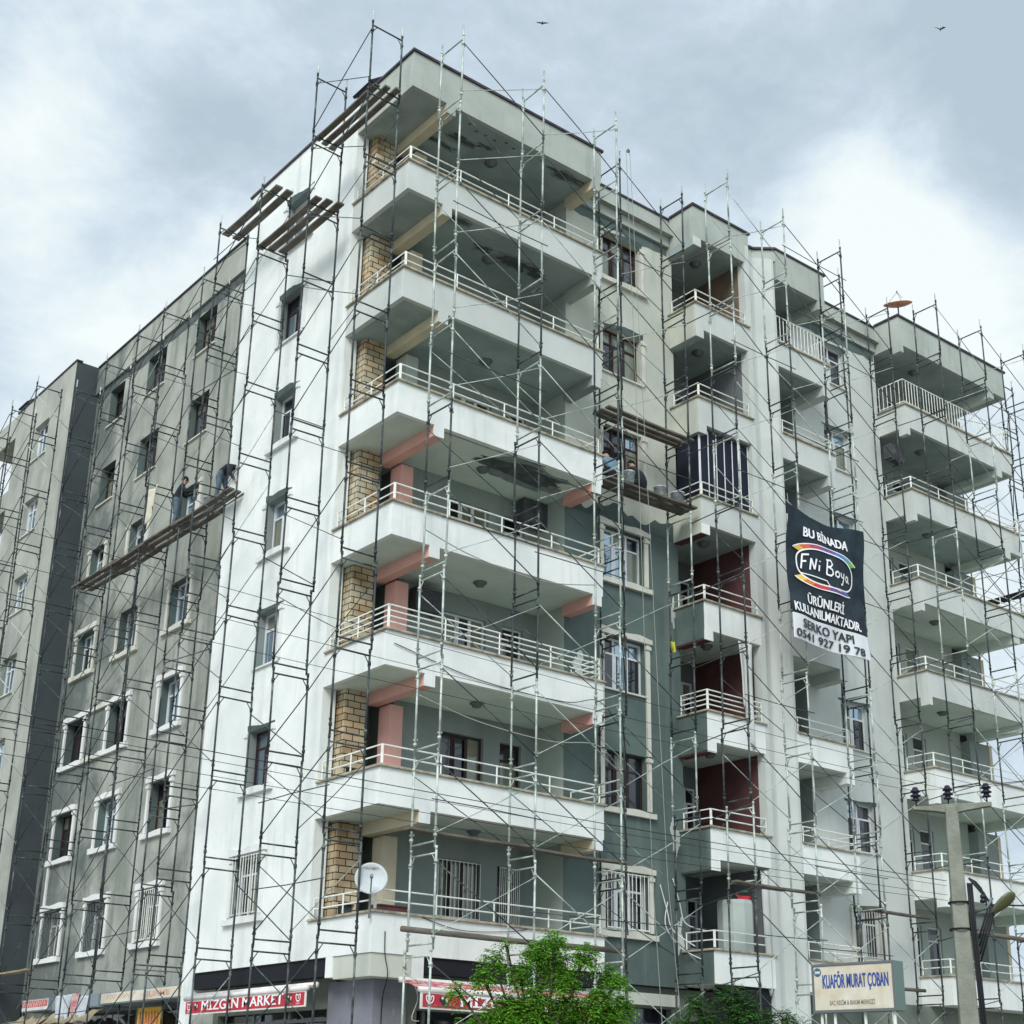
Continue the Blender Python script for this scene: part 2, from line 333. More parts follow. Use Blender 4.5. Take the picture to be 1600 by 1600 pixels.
# ------------------------------------------------------------------ the building
B = empty('apartment_building', (0, 0, GROUND))
tag(B, 'seven storey white apartment building under renovation with stacked corner balconies and grey unpainted walls', 'apartment building')
def bpart(mb, name, mats, label=None, parent=None, **kw):
    o = mb.build(name, mats, None, **kw); p = parent or B
    o.parent = p; o.matrix_parent_inverse = Matrix.Translation(-Vector((0, 0, GROUND)))
    if label: o['label'] = label
    return o
def sub(mb, name, mats, parent, **kw):      # child of a part (parts sit at identity in world space)
    o = mb.build(name, mats, None, **kw); o.parent = parent; return o
RT = 21.25
XR, Y1, LG = 6.3, 1.17, 2.49
WZ = lambda k: (3*k+.38, 3*k+1.78)
holes_w = [(4.70, 6.03 if k == 0 else (5.78 if k < 5 else 5.92), *WZ(k)) for k in range(7)]
# white corner wall on the left street
m = MB(); wall(m, 'x', 0, LG, 8.2, -.78, RT, holes_w, .26, rev=1)  # window reveals get a darker colour that carries their shade
wall(m, 'x', 0, 7.66, 8.2, GROUND, -.78)
m.quad((0, LG, -.78), (.35, LG, -.78), (.35, LG, RT), (0, LG, RT)); m.quad((.35, LG, -.78), (.35, 3.2, -.78), (.35, 3.2, 20.2), (.35, LG, 20.2))
m.quad((0, 8.2, -5.25), (.9, 8.2, -5.25), (.9, 8.2, RT), (0, 8.2, RT)); m.quad((0, LG, -.78), (0, 7.66, -.78), (1.3, 7.66, -.78), (1.3, LG, -.78))
m.quad((.0, 7.66, -5.25), (1.3, 7.66, -5.25), (1.3, 7.66, -.78), (0, 7.66, -.78))
bpart(m, 'wall', [M_white, M_inner], 'bright white painted corner wall', recalc=True)
# grey render walls further left
GW = []
for k in range(7):
    z0, z1 = WZ(k)
    for (a, b) in ((11.75, 13.05), (15.22, 16.58), (18.45, 19.85)):
        if k >= 4 and a > 18: b = 19.6
        GW.append((a, b, z0, z1))
m = MB(); wall(m, 'x', .9, 8.2, 20.85, -.95, 20.1, GW, .3, rev=1)  # reveal shade painted in with the darker second material
bpart(m, 'wall', [M_conc, M_green], 'raw grey rendered wall')
m = MB(); m.box(.82, 1.1, 8.203, 20.85, 20.1, 21.16)
bpart(m, 'parapet', M_conc)
m = MB()
pts = []
yy = 8.25
while yy < 20.8: pts.append((yy, 19.78+.05*math.sin(yy*2.1)+random.uniform(-.05, .05))); yy += .35
pts.append((20.84, 19.8))
m.prism([(.9, 8.25, 20.095)]+[(.9, a, b) for a, b in pts][0:]+[(.9, 20.84, 20.095)], (-.006, 0, 0))
bpart(m, 'dark_band', M_peel, 'dark jagged band below the parapet')  # dark strip laid on the wall under the parapet
m = MB(); m.quad((.0, 20.85, GROUND), (.9, 20.85, GROUND), (.9, 20.85, RT-.06), (0, 20.85, RT-.06))
bpart(m, 'wall', M_slate, 'dark slate blue side wall')
H3 = [(22.95, 24.3, *WZ(k)) for k in range(7)]
m = MB(); wall(m, 'x', 0, 20.85, 26.4, GROUND, RT-.06, H3, .24); m.quad((0, 26.4, GROUND), (1, 26.4, GROUND), (1, 26.4, RT), (0, 26.4, RT))
bpart(m, 'wall', M_conc2, 'raw grey rendered end wall')
for k in range(8):      # loggia slabs at the far left corner
    m = MB(); z = 3*k; t = 0 if k < 7 else .19
    m.box(0.02, 3, 26.41, 29.0, z-.78, z+t)
    bpart(m, 'balcony', M_conc2)
# recess wall of the right street
def paint(u, z): return 0
HR = [(7.38, 8.83, *WZ(k)) for k in range(7)]; HR2 = [(16.8, 18.05, *WZ(k)) for k in range(7)]
m = MB(); wall(m, 'y', Y1, 6.05, 10.15, 11.1, 20.3, [h for h in HR if h[2] > 11], .22)
bpart(m, 'wall', M_cream, 'cream painted wall between the balconies')
m = MB(); wall(m, 'y', Y1, 6.05, 10.15, -.85, 11.1, [h for h in HR if h[2] < 11], .22)
bpart(m, 'wall', M_green, 'unpainted grey green wall between the balconies')
pts = []; xx = 6.06
while xx < 10: pts.append((xx, 11.35+.13*math.sin(xx*3.3+1)+.07*math.sin(xx*9)+random.uniform(-.03, .03)-(0.1 if xx < 6.9 else 0))); xx += .17
m = MB(); m.prism([(6.06, Y1, 10.97)]+[(a, Y1, b) for a, b in pts]+[(9.99, Y1, 11.3), (9.99, Y1, 10.97)], (0, -.006, 0))
bpart(m, 'render_patch', M_dgreen, 'dark wavy edge of bare render')
m = MB(); wall(m, 'y', Y1, 15.3, 19.66, -.85, 20.3, HR2, .22)
bpart(m, 'wall', M_white2, 'off white wall with narrow windows')
for a, b in ((6.31, 9.98), (15.86, 19.63)):
    m = MB(); m.box(a, b, 1.08, 1.5, 20.3, RT-.04); bpart(m, 'parapet', M_white3)
    m = MB(); m.box(a, b, 1.04, 1.54, RT-.037, RT+.02); bpart(m, 'coping', M_darkcope)
    m = MB(); m.prism([(a+.01, Y1, 20.297)]+[(a+.02+i*(b-a-.04)/14, Y1, 19.98+random.uniform(-.05, .05)) for i in range(15)]+[(b-.01, Y1, 20.297)], (0, -.006, 0)); bpart(m, 'dark_band', M_green)  # last piece: dark strip laid under the recess parapet
# hidden body of the building: roof, back, right flank
m = MB(); m.quad((.9, .9, 20.6), (25.5, .9, 20.6), (25.5, 29, 20.6), (.9, 29, 20.6)); bpart(m, 'roof', M_conc)
m = MB(); wall(m, 'x', 25.5, 2.36, 29, GROUND, RT, [], .1); bpart(m, 'wall', M_white2)
m = MB(); wall(m, 'y', 29, .9, 25.5, GROUND, RT, [], .1); bpart(m, 'wall', M_conc)
# roof edge copings
m = MB(); m.box(-.05, 6.36, -.05, .2, RT+.002, RT+.07); m.box(-.05, .2, .2, 8.25, RT+.002, RT+.07); bpart(m, 'coping', M_darkcope)
m = MB(); m.box(.77, 1.05, 8.26, 20.8, 21.162, 21.21); m.box(-.04, .2, 20.8, 26.45, RT-.058, RT-.01); bpart(m, 'coping', M_darkcope)

def rail(parent, pts, z, hs, post_n, r=.018, style='bars', top=.45):
    m = MB(); P = [Vector(p) for p in pts]
    if style == 'bars':
        for h in hs: m.tube([(p.x, p.y, z+h) for p in P], r, 6)
        for a, b in zip(P, P[1:]):
            n = max(1, round((b-a).length/1.55)); 
            for i in range(n+1):
                q = a.lerp(b, min(1, (i+.02)/n if i == 0 else i/n)); m.tube([(q.x, q.y, z+.04), (q.x, q.y, z+hs[0]+.01)], r, 6)
    else:
        for h in (top, .12): m.tube([(p.x, p.y, z+h) for p in P], r, 6)
        for a, b in zip(P, P[1:]):
            n = max(1, round((b-a).length/.155))
            for i in range(n+1):
                q = a.lerp(b, i/n); m.tube([(q.x, q.y, z+.04), (q.x, q.y, z+top)], .012, 5)
    sub(m, 'railing', M_rail, parent)
def ring(x0, x1, y0, yl, yr, z0, z1, t=.12, left=True, right=True, o=0.0):
    m = MB(); m.box(x0-o, x1+o, y0-o, y0+t+o*.4, z0, z1)
    if left: m.box(x0-o, x0+t+o*.4, y0+t+o*.4, yl, z0, z1)
    if right: m.box(x1-t-o*.4, x1+o, y0+t+o*.4, yr, z0, z1)
    return m
def blobpoly(cx, cy, rx, ry, n=44, seed=0, amp=.35):
    out = []
    for i in range(n):
        t = 2*math.pi*i/n; k = 1+amp*(noise.noise(Vector((math.cos(t)*1.4+seed, math.sin(t)*1.4, seed*3)))*1.6+.5*noise.noise(Vector((math.cos(t)*6+seed, math.sin(t)*6, seed))))
        out.append((cx+rx*k*math.cos(t), cy+ry*k*math.sin(t)))
    return out
def lamp_fixture(parent, x, y, z):
    m = MB(); m.lathe([(.0, 0), (.17, 0), (.17, -.03), (.12, -.05), (.11, -.10), (.0, -.12)], (x, y, z), 14)
    sub(m, 'ceiling_lamp', M_grey, parent, smooth=True)

# windows -----------------------------------------------------------------
def window(ax, c, u0, u1, z0, z1, depth=.2, frame=M_pvc, gm=(M_glass, M_glass2, M_glass3), cols=3, transom=True, parent=None, p2=.35, name='window'):
    m = MB(); d = depth; t = .05
    for a, b, p, q in ((u0, u0+t, z0, z1), (u1-t, u1, z0, z1), (u0+t, u1-t, z0, z0+t), (u0+t, u1-t, z1-t, z1)): fbox(m, ax, c, a+.002, b-.002, d-.06, d+.0, p+.002, q-.002)
    cw = (u1-u0)/cols; cells = []; zt = z1-.42 if transom else z1-t
    for i in range(1, cols): fbox(m, ax, c, u0+i*cw-.03, u0+i*cw+.03, d-.055, d-.002, z0+t, z1-t)
    if transom:
        for i in range(cols): fbox(m, ax, c, u0+i*cw+.03 if i else u0+t, u0+(i+1)*cw-.03 if i < cols-1 else u1-t, d-.05, d-.003, zt-.025, zt+.025)
    mid = cols//2
    fbox(m, ax, c, u0+mid*cw+.03, u0+mid*cw+.075, d-.075, d-.05, z0+t, zt-.03); fbox(m, ax, c, u0+mid*cw+cw-.075, u0+mid*cw+cw-.03, d-.075, d-.05, z0+t, zt-.03)
    o = bpart(m, name, frame, parent=None)
    pn = MB()
    for i in range(cols):
        for (p, q) in (((z0, zt), (zt, z1)) if transom else ((z0, z1),)):
            a, b = u0+i*cw, u0+(i+1)*cw; k = 1 if random.random() < p2 else (2 if len(gm) > 2 and random.random() < .3 else 0); s1, s2 = random.uniform(-.012, .012), random.uniform(-.012, .012)
            dd = d-.02
            pn.quad(W3(ax, c, a, dd+s1, p), W3(ax, c, b, dd-s1, p), W3(ax, c, b, dd-s1+s2, q), W3(ax, c, a, dd+s1+s2, q), k)
    sub(pn, 'pane', list(gm), o)
    bk = MB(); bk.quad(W3(ax, c, u0, d+.012, z0), W3(ax, c, u1, d+.012, z0), W3(ax, c, u1, d+.012, z1), W3(ax, c, u0, d+.012, z1)); sub(bk, 'blackout', M_shopdark, o)
    return o
def wavy_bar(m, ax, c, u0, u1, d0, d1, z0, z1, amp=.03, ph=0):
    n = max(6, int((u1-u0)/.12)); P = []
    for i in range(n+1):
        t = i/n; P.append((u0+(u1-u0)*t, z1+amp*math.sin(t*math.pi*3+ph)+amp*.3*math.sin(t*17+ph)))
    for (a, za), (b, zb) in zip(P, P[1:]):
        A = [W3(ax, c, a, d0, z0), W3(ax, c, b, d0, z0), W3(ax, c, b, d0, zb), W3(ax, c, a, d0, za)]; Bq = [W3(ax, c, a, d1, z0), W3(ax, c, b, d1, z0), W3(ax, c, b, d1, zb), W3(ax, c, a, d1, za)]
        m.add(A+Bq, [(0, 1, 2, 3), (7, 6, 5, 4), (3, 2, 6, 7), (0, 4, 5, 1), (0, 3, 7, 4), (1, 5, 6, 2)])
def surround(win, ax, c, u0, u1, z0, z1, kind, mt, jlen=0):
    m = MB(); T = .15
    if 'h' in kind: wavy_bar(m, ax, c, u0-T-.06, u1+T+.06, -.09, -.002, z1+.02, z1+.17, .025, u0); 
    if 'j' in kind or 'J' in kind:
        zb = z0-(1.62 if 'J' in kind else 0)
        for a, b in ((u0-T, u0-.015), (u1+.015, u1+T)):
            fbox(m, ax, c, a, b, -.05, -.002, zb, z1+.015); fbox(m, ax, c, a-.025, b+.02, -.085, -.002, z1-.14, z1-.05)
    if 's' in kind: wavy_bar(m, ax, c, u0-T-.1, u1+T+.1, -.11, -.002, z0-.18, z0-.03, .02, u0*2)
    if 't' in kind: fbox(m, ax, c, u0-.08, u1+.08, -.06, -.002, z0-.05, z0-.005)
    sub(m, 'surround', mt, win)
def bars(win, ax, c, u0, u1, z0, z1, mt=M_rail, orn=False):
    m = MB(); n = 10
    for i in range(n+1):
        u = u0+.04+(u1-u0-.08)*i/n; 
        if orn:
            P = [W3(ax, c, u+.035*math.sin(j*1.9+i*2.1), -.07-.03*math.sin(j/8*math.pi), z0+.02+(z1-z0-.04)*j/12) for j in range(13)]; m.tube(P, .009, 5)
        else: m.tube([W3(ax, c, u, -.06, z0+.02), W3(ax, c, u, -.06, z1-.02)], .011, 5)
    for z in (z0+.04, z1-.04, (z0+z1)/2 if orn else z0+.05): m.tube([W3(ax, c, u0+.03, -.062, z), W3(ax, c, u1-.03, -.062, z)], .013, 5)
    sub(m, 'security_bars', mt, win)
def patch(win, ax, c, u0, u1, z, h=.32, seed=0):
    m = MB(); P = [(u1+.1, z-.02)]; n = 12
    for i in range(n+1):
        t = i/n; P.append((u1+.12-(u1-u0+.24)*t, z+h*(.85-.55*t+.14*math.sin(t*7+seed)+random.uniform(-.04, .05))))
    P.append((u0-.1, z-.02)); m.prism([W3(ax, c, a, 0, b) for a, b in P], Vector(W3(ax, 0, 0, -.008, 0)))
    sub(m, 'plaster_patch', M_dgreen, win)
for k in range(7):
    a, b, z0, z1 = holes_w[k]
    o = window('x', 0, a, b, z0, z1, .26, p2=.55 if k else 0, cols=2 if k else 3, frame=M_wood if k in (1, 5) else M_pvc)
    surround(o, 'x', 0, a, b, z0, z1, ['hjs', 'js', 'jt', 'js', 'js', 'jt', 'js'][k], M_trimw)
    if k >= 3: patch(o, 'x', 0, a, b, z1+.02, .27, k)
    elif k: patch(o, 'x', 0, a, b, z1+.02, .16, k)
    if k == 0: bars(o, 'x', 0, a, b, z0, z1)
for (a, b, z0, z1) in GW:
    k = round((z0-.38)/3); col = 0 if a < 12 else (1 if a < 16 else 2)
    dark = (k, col) in ((1, 0), (1, 2), (2, 2), (5, 2), (6, 2), (2, 1))
    o = window('x', .9, a, b, z0, z1, .3, p2=0.0 if dark or k == 0 else .75, frame=M_wood if dark or k > 4 else M_pvc, cols=2 if k > 3 else 3)
    kd = {6: 't', 5: 't', 4: 'j', 3: ['js', 'js', 'hjs'][col], 2: ['hjs', 'hjs', 'hjs'][col], 1: 'hjs' if col else 'hjs', 0: 'hjs'}[k]
    surround(o, 'x', .9, a, b, z0, z1, kd, M_trim if k > 2 else M_trimw)
    if k == 2 and col == 1:
        m = MB(); wavy_bar(m, 'x', .9, b+.22, 18.23, -.09, -.002, z1+.02, z1+.17, .03, 1); sub(m, 'head_moulding', M_trim, o)
        m = MB(); wavy_bar(m, 'x', .9, b+.26, 18.19, -.11, -.002, z0-.18, z0-.03, .03, 2); sub(m, 'sill_moulding', M_trim, o)
    if k == 1 and col == 2: m = MB(); fbox(m, 'x', .9, b+.02, b+.15, -.05, -.002, z0-1.62, z0-.19); sub(m, 'side_moulding', M_trimw, o)
    if k == 0: bars(o, 'x', .9, a, b, z0, z1, orn=col > 0, mt=M_grey if col else M_rail)
for (a, b, z0, z1) in H3:
    o = window('x', 0, a, b, z0, z1, .24, p2=.7); surround(o, 'x', 0, a, b, z0, z1, 't', M_trim)
for i, (a, b, z0, z1) in enumerate(HR):
    dark = i in (6, 5, 4, 1); o = window('y', Y1, a, b, z0, z1, .22, frame=M_wood if dark else M_pvc, p2=0 if i == 0 else (.12 if dark else .3))
    surround(o, 'y', Y1, a, b, z0, z1, ['hjs', 'js', 'hJt', 'hjs', 'jt', 'jt', 'js'][i], M_trim)
    if i in (5, 6): patch(o, 'y', Y1, a, b, z1+.02, .26, i)
    if i == 0: bars(o, 'y', Y1, a, b, z0, z1)
for i, (a, b, z0, z1) in enumerate(HR2):
    o = window('y', Y1, a, b, z0, z1, .22, p2=.35, cols=2); surround(o, 'y', Y1, a, b, z0, z1, 't' if i else 'js', M_trim)
    patch(o, 'y', Y1, a, b, z1+.01, .1, i)
    if i == 0: bars(o, 'y', Y1, a, b, z0, z1, mt=M_trim)

# corner balconies -----------------------------------------------------------
beamL = {7: M_tan, 6: M_tan, 5: M_tan, 4: M_pink, 3: M_pink, 2: M_pink, 1: M_tan}
colM = {6: M_tan, 5: M_tan, 4: M_innerl, 3: M_pink, 2: M_pink, 1: M_pink, 0: M_tan}
beamR = {7: M_tan, 6: M_innerl, 5: M_inner, 4: M_pink, 3: M_pink, 2: M_pink, 1: M_tan}
for k in range(8):
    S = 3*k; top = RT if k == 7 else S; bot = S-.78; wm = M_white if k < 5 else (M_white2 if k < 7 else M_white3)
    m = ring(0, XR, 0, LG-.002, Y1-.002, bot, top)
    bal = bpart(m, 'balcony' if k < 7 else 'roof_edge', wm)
    s = MB(); s.box(.12, XR-.12, .12, 2.25, bot+.002, bot+.16); s.box(.36, 1.75, 2.25, 3.2, bot+.002, bot+.16); s.box(.12, .36, 2.25, LG-.01, bot+.002, bot+.16)
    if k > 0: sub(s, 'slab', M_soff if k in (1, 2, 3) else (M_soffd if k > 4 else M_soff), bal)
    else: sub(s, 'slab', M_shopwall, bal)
    if k < 7:
        c_ = ring(0, XR, 0, LG-.004, Y1-.004, S+.002, S+.055, o=.06); cp = sub(c_, 'coping', M_cope, bal, bevel=.012)
        hs = (.44, .22) if k not in (2,) else (.56, .43, .30, .17)
        rail(bal, [(.07, LG-.05, 0), (.07, .07, 0), (XR-.07, .07, 0), (XR-.07, 1.1, 0)], S+.05, hs, 0)
    if k > 0:
        b_ = MB(); b_.box(1.05, 1.32, .004, 2.25, bot-.27, bot+.0); sub(b_, 'beam', beamL[k], bal)
        b_ = MB(); b_.box(1.046, 1.326, -.004, .035, bot-.274, bot+.0); sub(b_, 'beam_end', wm, bal); b_ = MB(); b_.box(5.976, 6.256, -.004, .035, bot-.274, bot+.0); sub(b_, 'beam_end', wm, bal)
        b_ = MB(); b_.box(5.98, 6.25, .004, Y1-.003, bot-.27, bot+.0); sub(b_, 'beam', beamR[k], bal)
        lamp_fixture(bal, 3.4, 1.2, bot); 
        if k in (7, 6, 4):
            pm = MB(); rim = MB()
            if k == 7:
                for (cx, cy, rx, ry, sd_) in ((2.2, .95, .42, .10, 1), (2.9, .75, .22, .05, 2), (1.9, 1.4, .5, .06, 3), (5.4, .35, .5, .12, 5)):
                    pm.prism([(a, b, bot) for a, b in blobpoly(cx, cy, rx, ry, seed=sd_, amp=.6)], (0, 0, -.006))
                for i in range(14): pm.prism([(a, b, bot) for a, b in blobpoly(2+i*.3, .25+random.random()*.2, .05, .03, 8, seed=i)], (0, 0, -.005))
            if k == 6:
                for (cx, cy, rx, ry, sd_) in ((1.75, .3, .35, .08, 12), (3.0, .9, .28, .12, 2), (4.1, .9, .55, .22, 7), (4.8, 1.0, .25, .12, 9)):
                    pm.prism([(a, b, bot) for a, b in blobpoly(cx, cy, rx, ry, seed=sd_, amp=.5)], (0, 0, -.006))
            if k == 4:
                pm.prism([(a, b, bot) for a, b in blobpoly(4.3, .75, 1.35, .36, 34, seed=4, amp=.45)], (0, 0, -.006))
            for (cx, cy, rx, ry, sd_) in ({7: ((2.2, .95, .42, .10, 1), (2.9, .75, .22, .05, 2), (1.9, 1.4, .5, .06, 3), (5.4, .35, .5, .12, 5)), 6: ((1.75, .3, .35, .08, 12), (3.0, .9, .28, .12, 2), (4.1, .9, .55, .22, 7), (4.8, 1.0, .25, .12, 9)), 4: ((4.3, .75, 1.35, .36, 4),)}[k]):
                rim.prism([(a, b, bot) for a, b in blobpoly(cx+.03, cy+.02, rx*1.13+.04, ry*1.25+.04, seed=sd_+.15, amp=.5)], (0, 0, -.003))
            sub(rim, 'damp_rim', mat('damp plaster', (.19, .225, .215), .95, col2=(.25, .29, .28), scale=6, lo=.4, hi=.6), bal)
            sub(pm, 'peeled_patch', M_peel, bal)
    # room side of the storey above this slab
    if k < 7:
        z0 = bot+.162; z1 = S+3-.782
        lm = MB()
        wins = [(3.12, 4.42, S+.05, S+1.72), (4.93, 5.6, z0+.05, S+1.72)]
        wall(lm, 'y', 2.25, 1.75, 6.05, z0, z1, wins, .15)
        lm.quad((6.05, 2.25, z0), (6.05, Y1, z0), (6.05, Y1, z1), (6.05, 2.25, z1), 1)  # left-facing wall: its stronger light is put into a lighter paint
        lm.quad((.35, 3.2, z0), (1.75, 3.2, z0), (1.75, 3.2, z1), (.35, 3.2, z1), 2); lm.quad((1.75, 3.2, z0), (1.75, 2.25, z0), (1.75, 2.25, z1), (1.75, 3.2, z1), 2)
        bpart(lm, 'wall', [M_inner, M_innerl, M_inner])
        for j, (a, b, p, q) in enumerate(wins):
            o = window('y', 2.25, a, b, p, q, .15, frame=M_wood if (k in (1, 5, 6) or (k == 0)) else M_pvc, gm=(M_glass, M_glass3), p2=.45 if j == 0 else .1, cols=3 if j == 0 else 1, transom=j == 1, name='window' if j == 0 else 'balcony_door')
            if k == 0: bars(o, 'y', 2.25, a, b, p+.3, q)
        cm = MB(); cm.box(1.38, 1.74, 1.80, 2.247, z0, bot+3-.272); bpart(cm, 'column', colM[k])
        br = MB(); br.box(.42, 1.02, 2.20, 2.95, z0, S-.12); br.box(.42, .54, 2.2, 2.95, S-.12, S+.44); br.box(.96, 1.02, 2.2, 2.95, S-.12, S+.44); br.box(.54, .96, 2.7, 2.95, S-.12, S+.44); br.box(.42, 1.02, 2.2, 2.95, S+.44, z1)
        bk = bpart(br, 'brick_oven', M_brick); hb = MB(); hb.box(.542, .958, 2.32, 2.69, S-.115, S+.435); sub(hb, 'opening_shade', M_peel, bk)  # dark box stands in for the shade inside the oven opening
# second balcony -----------------------------------------------------------------
for k in range(8):
    S = 3*k; top = RT if k == 7 else S; bot = S-.78
    m = ring(10, 12.2, .1, Y1-.002, .6, bot, top, right=False)
    sidem = M_white2 if k >= 4 else M_dgreen
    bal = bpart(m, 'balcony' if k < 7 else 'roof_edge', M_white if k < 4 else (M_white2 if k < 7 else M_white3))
    if 0 <= k < 4:
        s = MB(); s.box(9.988, 9.9985, .1+.02, Y1-.003, bot+.0, top-.001); 
        if k: s.box(9.988, 9.9985, .1+.03, Y1-.003, bot-.24, bot)
        sub(s, 'render_face', M_green if k else M_green, bal)
        
    elif k < 7:
        s = MB(); s.box(9.988, 9.9985, .13, Y1-.003, bot-.27, top-.001); sub(s, 'render_face', M_cream, bal)
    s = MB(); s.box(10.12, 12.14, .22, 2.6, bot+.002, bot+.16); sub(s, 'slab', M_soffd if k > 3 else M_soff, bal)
    if k: 
        b_ = MB(); b_.box(9.99, 10.30, .092, .125, bot-.28, bot); sub(b_, 'beam_end', M_white if k < 5 else M_white2, bal)
        b_ = MB(); b_.box(10.0, 10.28, .127, Y1-.01, bot-.28, bot); sub(b_, 'beam', (M_maroon if k > 1 else M_dgreen) if k < 5 else M_soffd, bal)
        lamp_fixture(bal, 11.1, 1.1, bot)
    if k < 7:
        c_ = ring(10, 12.2, .1, Y1-.004, .6, S+.002, S+.055, o=.06, right=False); sub(c_, 'coping', M_cope, bal, bevel=.012)
        rail(bal, [(10.07, 1.12, 0), (10.07, .17, 0), (12.15, .17, 0)], S+.05, (.44, .22) if k != 2 else (.56, .43, .30, .17), 0)
        z0 = bot+.162; z1 = S+3-.782
        lm = MB(); lm.quad((10.15, 2.6, z0), (12.14, 2.6, z0), (12.14, 2.6, z1), (10.15, 2.6, z1), 0)
        lm.quad((12.139, .36, z0), (12.139, 2.6, z0), (12.139, 2.6, z1), (12.139, .36, z1), 1); lm.quad((10.15, Y1, z0), (10.15, 2.6, z0), (10.15, 2.6, z1), (10.15, Y1, z1), 0)
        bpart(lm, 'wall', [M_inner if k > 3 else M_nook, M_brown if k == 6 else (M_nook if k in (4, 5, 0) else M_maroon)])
        window('y', 2.6, 10.35, 11.0, z0+.05, S+1.7, -.02, cols=1, name='balcony_door')
        window('y', 2.6, 11.2, 11.95, S+.3, S+1.6, -.02, cols=2)
# right pillar of balcony 2, groove with slanted face, pillar of balcony 3
pill = [(12.142, .104), (12.36, .104), (12.36, .42), (12.9, .42), (13.40, .12), (13.5, .12), (13.5, 2.6), (12.142, 2.6)]
m = MB(); m.prism([(a, b, GROUND) for a, b in pill], (0, 0, RT-.4-GROUND)); bpart(m, 'pillar', M_white2)
m = MB(); m.prism([(a, b, RT-.395) for a, b in [(12.2, .1), (12.36, .1), (12.36, .60), (13.05, .55), (13.6, .11), (13.6, 2.6), (12.2, 2.6)]], (0, 0, .39)); bpart(m, 'parapet', M_white3)
m = MB(); m.box(9.95, 12.42, .05, .3, RT+.002, RT+.07); m.box(9.95, 10.2, .3, 1.04, RT+.002, RT+.07); m.prism([(12.42, .28, RT+.002), (12.42, .53, RT+.002), (13.02, .48, RT+.002), (13.55, .06, RT+.002), (15.95, .06, RT+.002), (15.95, .3, RT+.002), (13.6, .3, RT+.002), (13.1, .8, RT+.002), (12.36, .8, RT+.002), (12.36, .28, RT+.002)], (0, 0, .06)); bpart(m, 'coping', M_darkcope)
# third balcony
for k in range(8):
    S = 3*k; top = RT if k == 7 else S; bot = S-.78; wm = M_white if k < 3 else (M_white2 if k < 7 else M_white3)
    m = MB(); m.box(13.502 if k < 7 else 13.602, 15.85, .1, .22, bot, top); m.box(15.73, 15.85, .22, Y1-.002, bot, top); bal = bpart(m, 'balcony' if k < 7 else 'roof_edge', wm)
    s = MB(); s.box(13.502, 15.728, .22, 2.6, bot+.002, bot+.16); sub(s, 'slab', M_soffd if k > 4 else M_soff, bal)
    if k: 
        b_ = MB(); b_.box(15.50, 15.848, .104, Y1-.003, bot-.30, bot); sub(b_, 'beam', wm, bal)
    if k < 7:
        c_ = MB(); c_.box(13.502, 15.91, .04, .25, S+.002, S+.055); c_.box(15.70, 15.91, .25, Y1-.003, S+.002, S+.055); sub(c_, 'coping', M_cope, bal, bevel=.012)
        if k == 6: rail(bal, [(13.56, .17, 0), (15.8, .17, 0), (15.8, 1.1, 0)], S+.05, (.4,), 0, style='v', top=.92)
        else: rail(bal, [(13.56, .17, 0), (15.8, .17, 0), (15.8, 1.1, 0)], S+.05, (.44, .22), 0)
        z0 = bot+.162; z1 = S+3-.782
        lm = MB(); lm.quad((13.502, 2.6, z0), (15.3, 2.6, z0), (15.3, 2.6, z1), (13.502, 2.6, z1), 0); lm.quad((15.3, Y1, z0), (15.3, 2.6, z0), (15.3, 2.6, z1), (15.3, Y1, z1), 1)
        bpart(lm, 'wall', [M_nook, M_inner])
        window('y', 2.6, 13.7, 14.5, z0+.05, S+1.7, -.02, cols=1, name='balcony_door')
# fourth balcony at the right corner
X4, X5 = 19.65, 25.72
for k in range(8):
    S = 3*k; top = RT if k == 7 else S; bot = S-.78; wm = (M_white3 if k == 7 else M_white2) if k > 2 else M_white
    m = ring(X4, X5, .1, Y1-.002, 2.38, bot, top); bal = bpart(m, 'balcony' if k < 7 else 'roof_edge', wm)
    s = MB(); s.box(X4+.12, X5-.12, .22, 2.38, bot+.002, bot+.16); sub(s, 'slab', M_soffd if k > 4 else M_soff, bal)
    if k:
        b_ = MB(); b_.box(X4-.002, X4+.18, .096, .4, bot-.27, bot); sub(b_, 'beam_end', wm, bal); b_ = MB(); b_.box(24.68, 24.96, .096, .13, bot-.27, bot); sub(b_, 'beam_end', wm, bal)
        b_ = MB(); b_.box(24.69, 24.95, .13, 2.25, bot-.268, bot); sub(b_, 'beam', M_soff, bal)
        lamp_fixture(bal, 21.6, 1.0, bot)
    if k < 7:
        c_ = ring(X4, X5, .1, Y1-.004, 2.37, S+.002, S+.055, o=.06); sub(c_, 'coping', M_cope, bal, bevel=.012)
        P = [(X4+.07, 1.12, 0), (X4+.07, .17, 0), (X5-.07, .17, 0), (X5-.07, 2.3, 0)]
        if k == 6: rail(bal, P, S+.05, (.4,), 0, style='v', top=.92)
        else: rail(bal, P, S+.05, (.44, .22), 0)
        z0 = bot+.162; z1 = S+3-.782
        wins = [(20.3, 21.4, S+.05, S+1.72), (21.7, 22.4, z0+.05, S+1.72)]
        lm = MB(); wall(lm, 'y', 2.25, X4+.12, 24.3, z0, z1, wins, .12); lm.box(24.3, 25.355, 1.9, 2.37, z0, z1-.3 if k else z1, 1)
        bpart(lm, 'wall', [M_innerl if k < 5 else M_inner, M_inner]); cc = MB(); cc.box(25.36, 25.52, 1.88, 2.37, z0, z1-.3 if k else z1); bpart(cc, 'column', M_tan)
        for j, (a, b, p, q) in enumerate(wins): window('y', 2.25, a, b, p, q, .12, cols=2 if j == 0 else 1, p2=.15, name='window' if j == 0 else 'balcony_door')
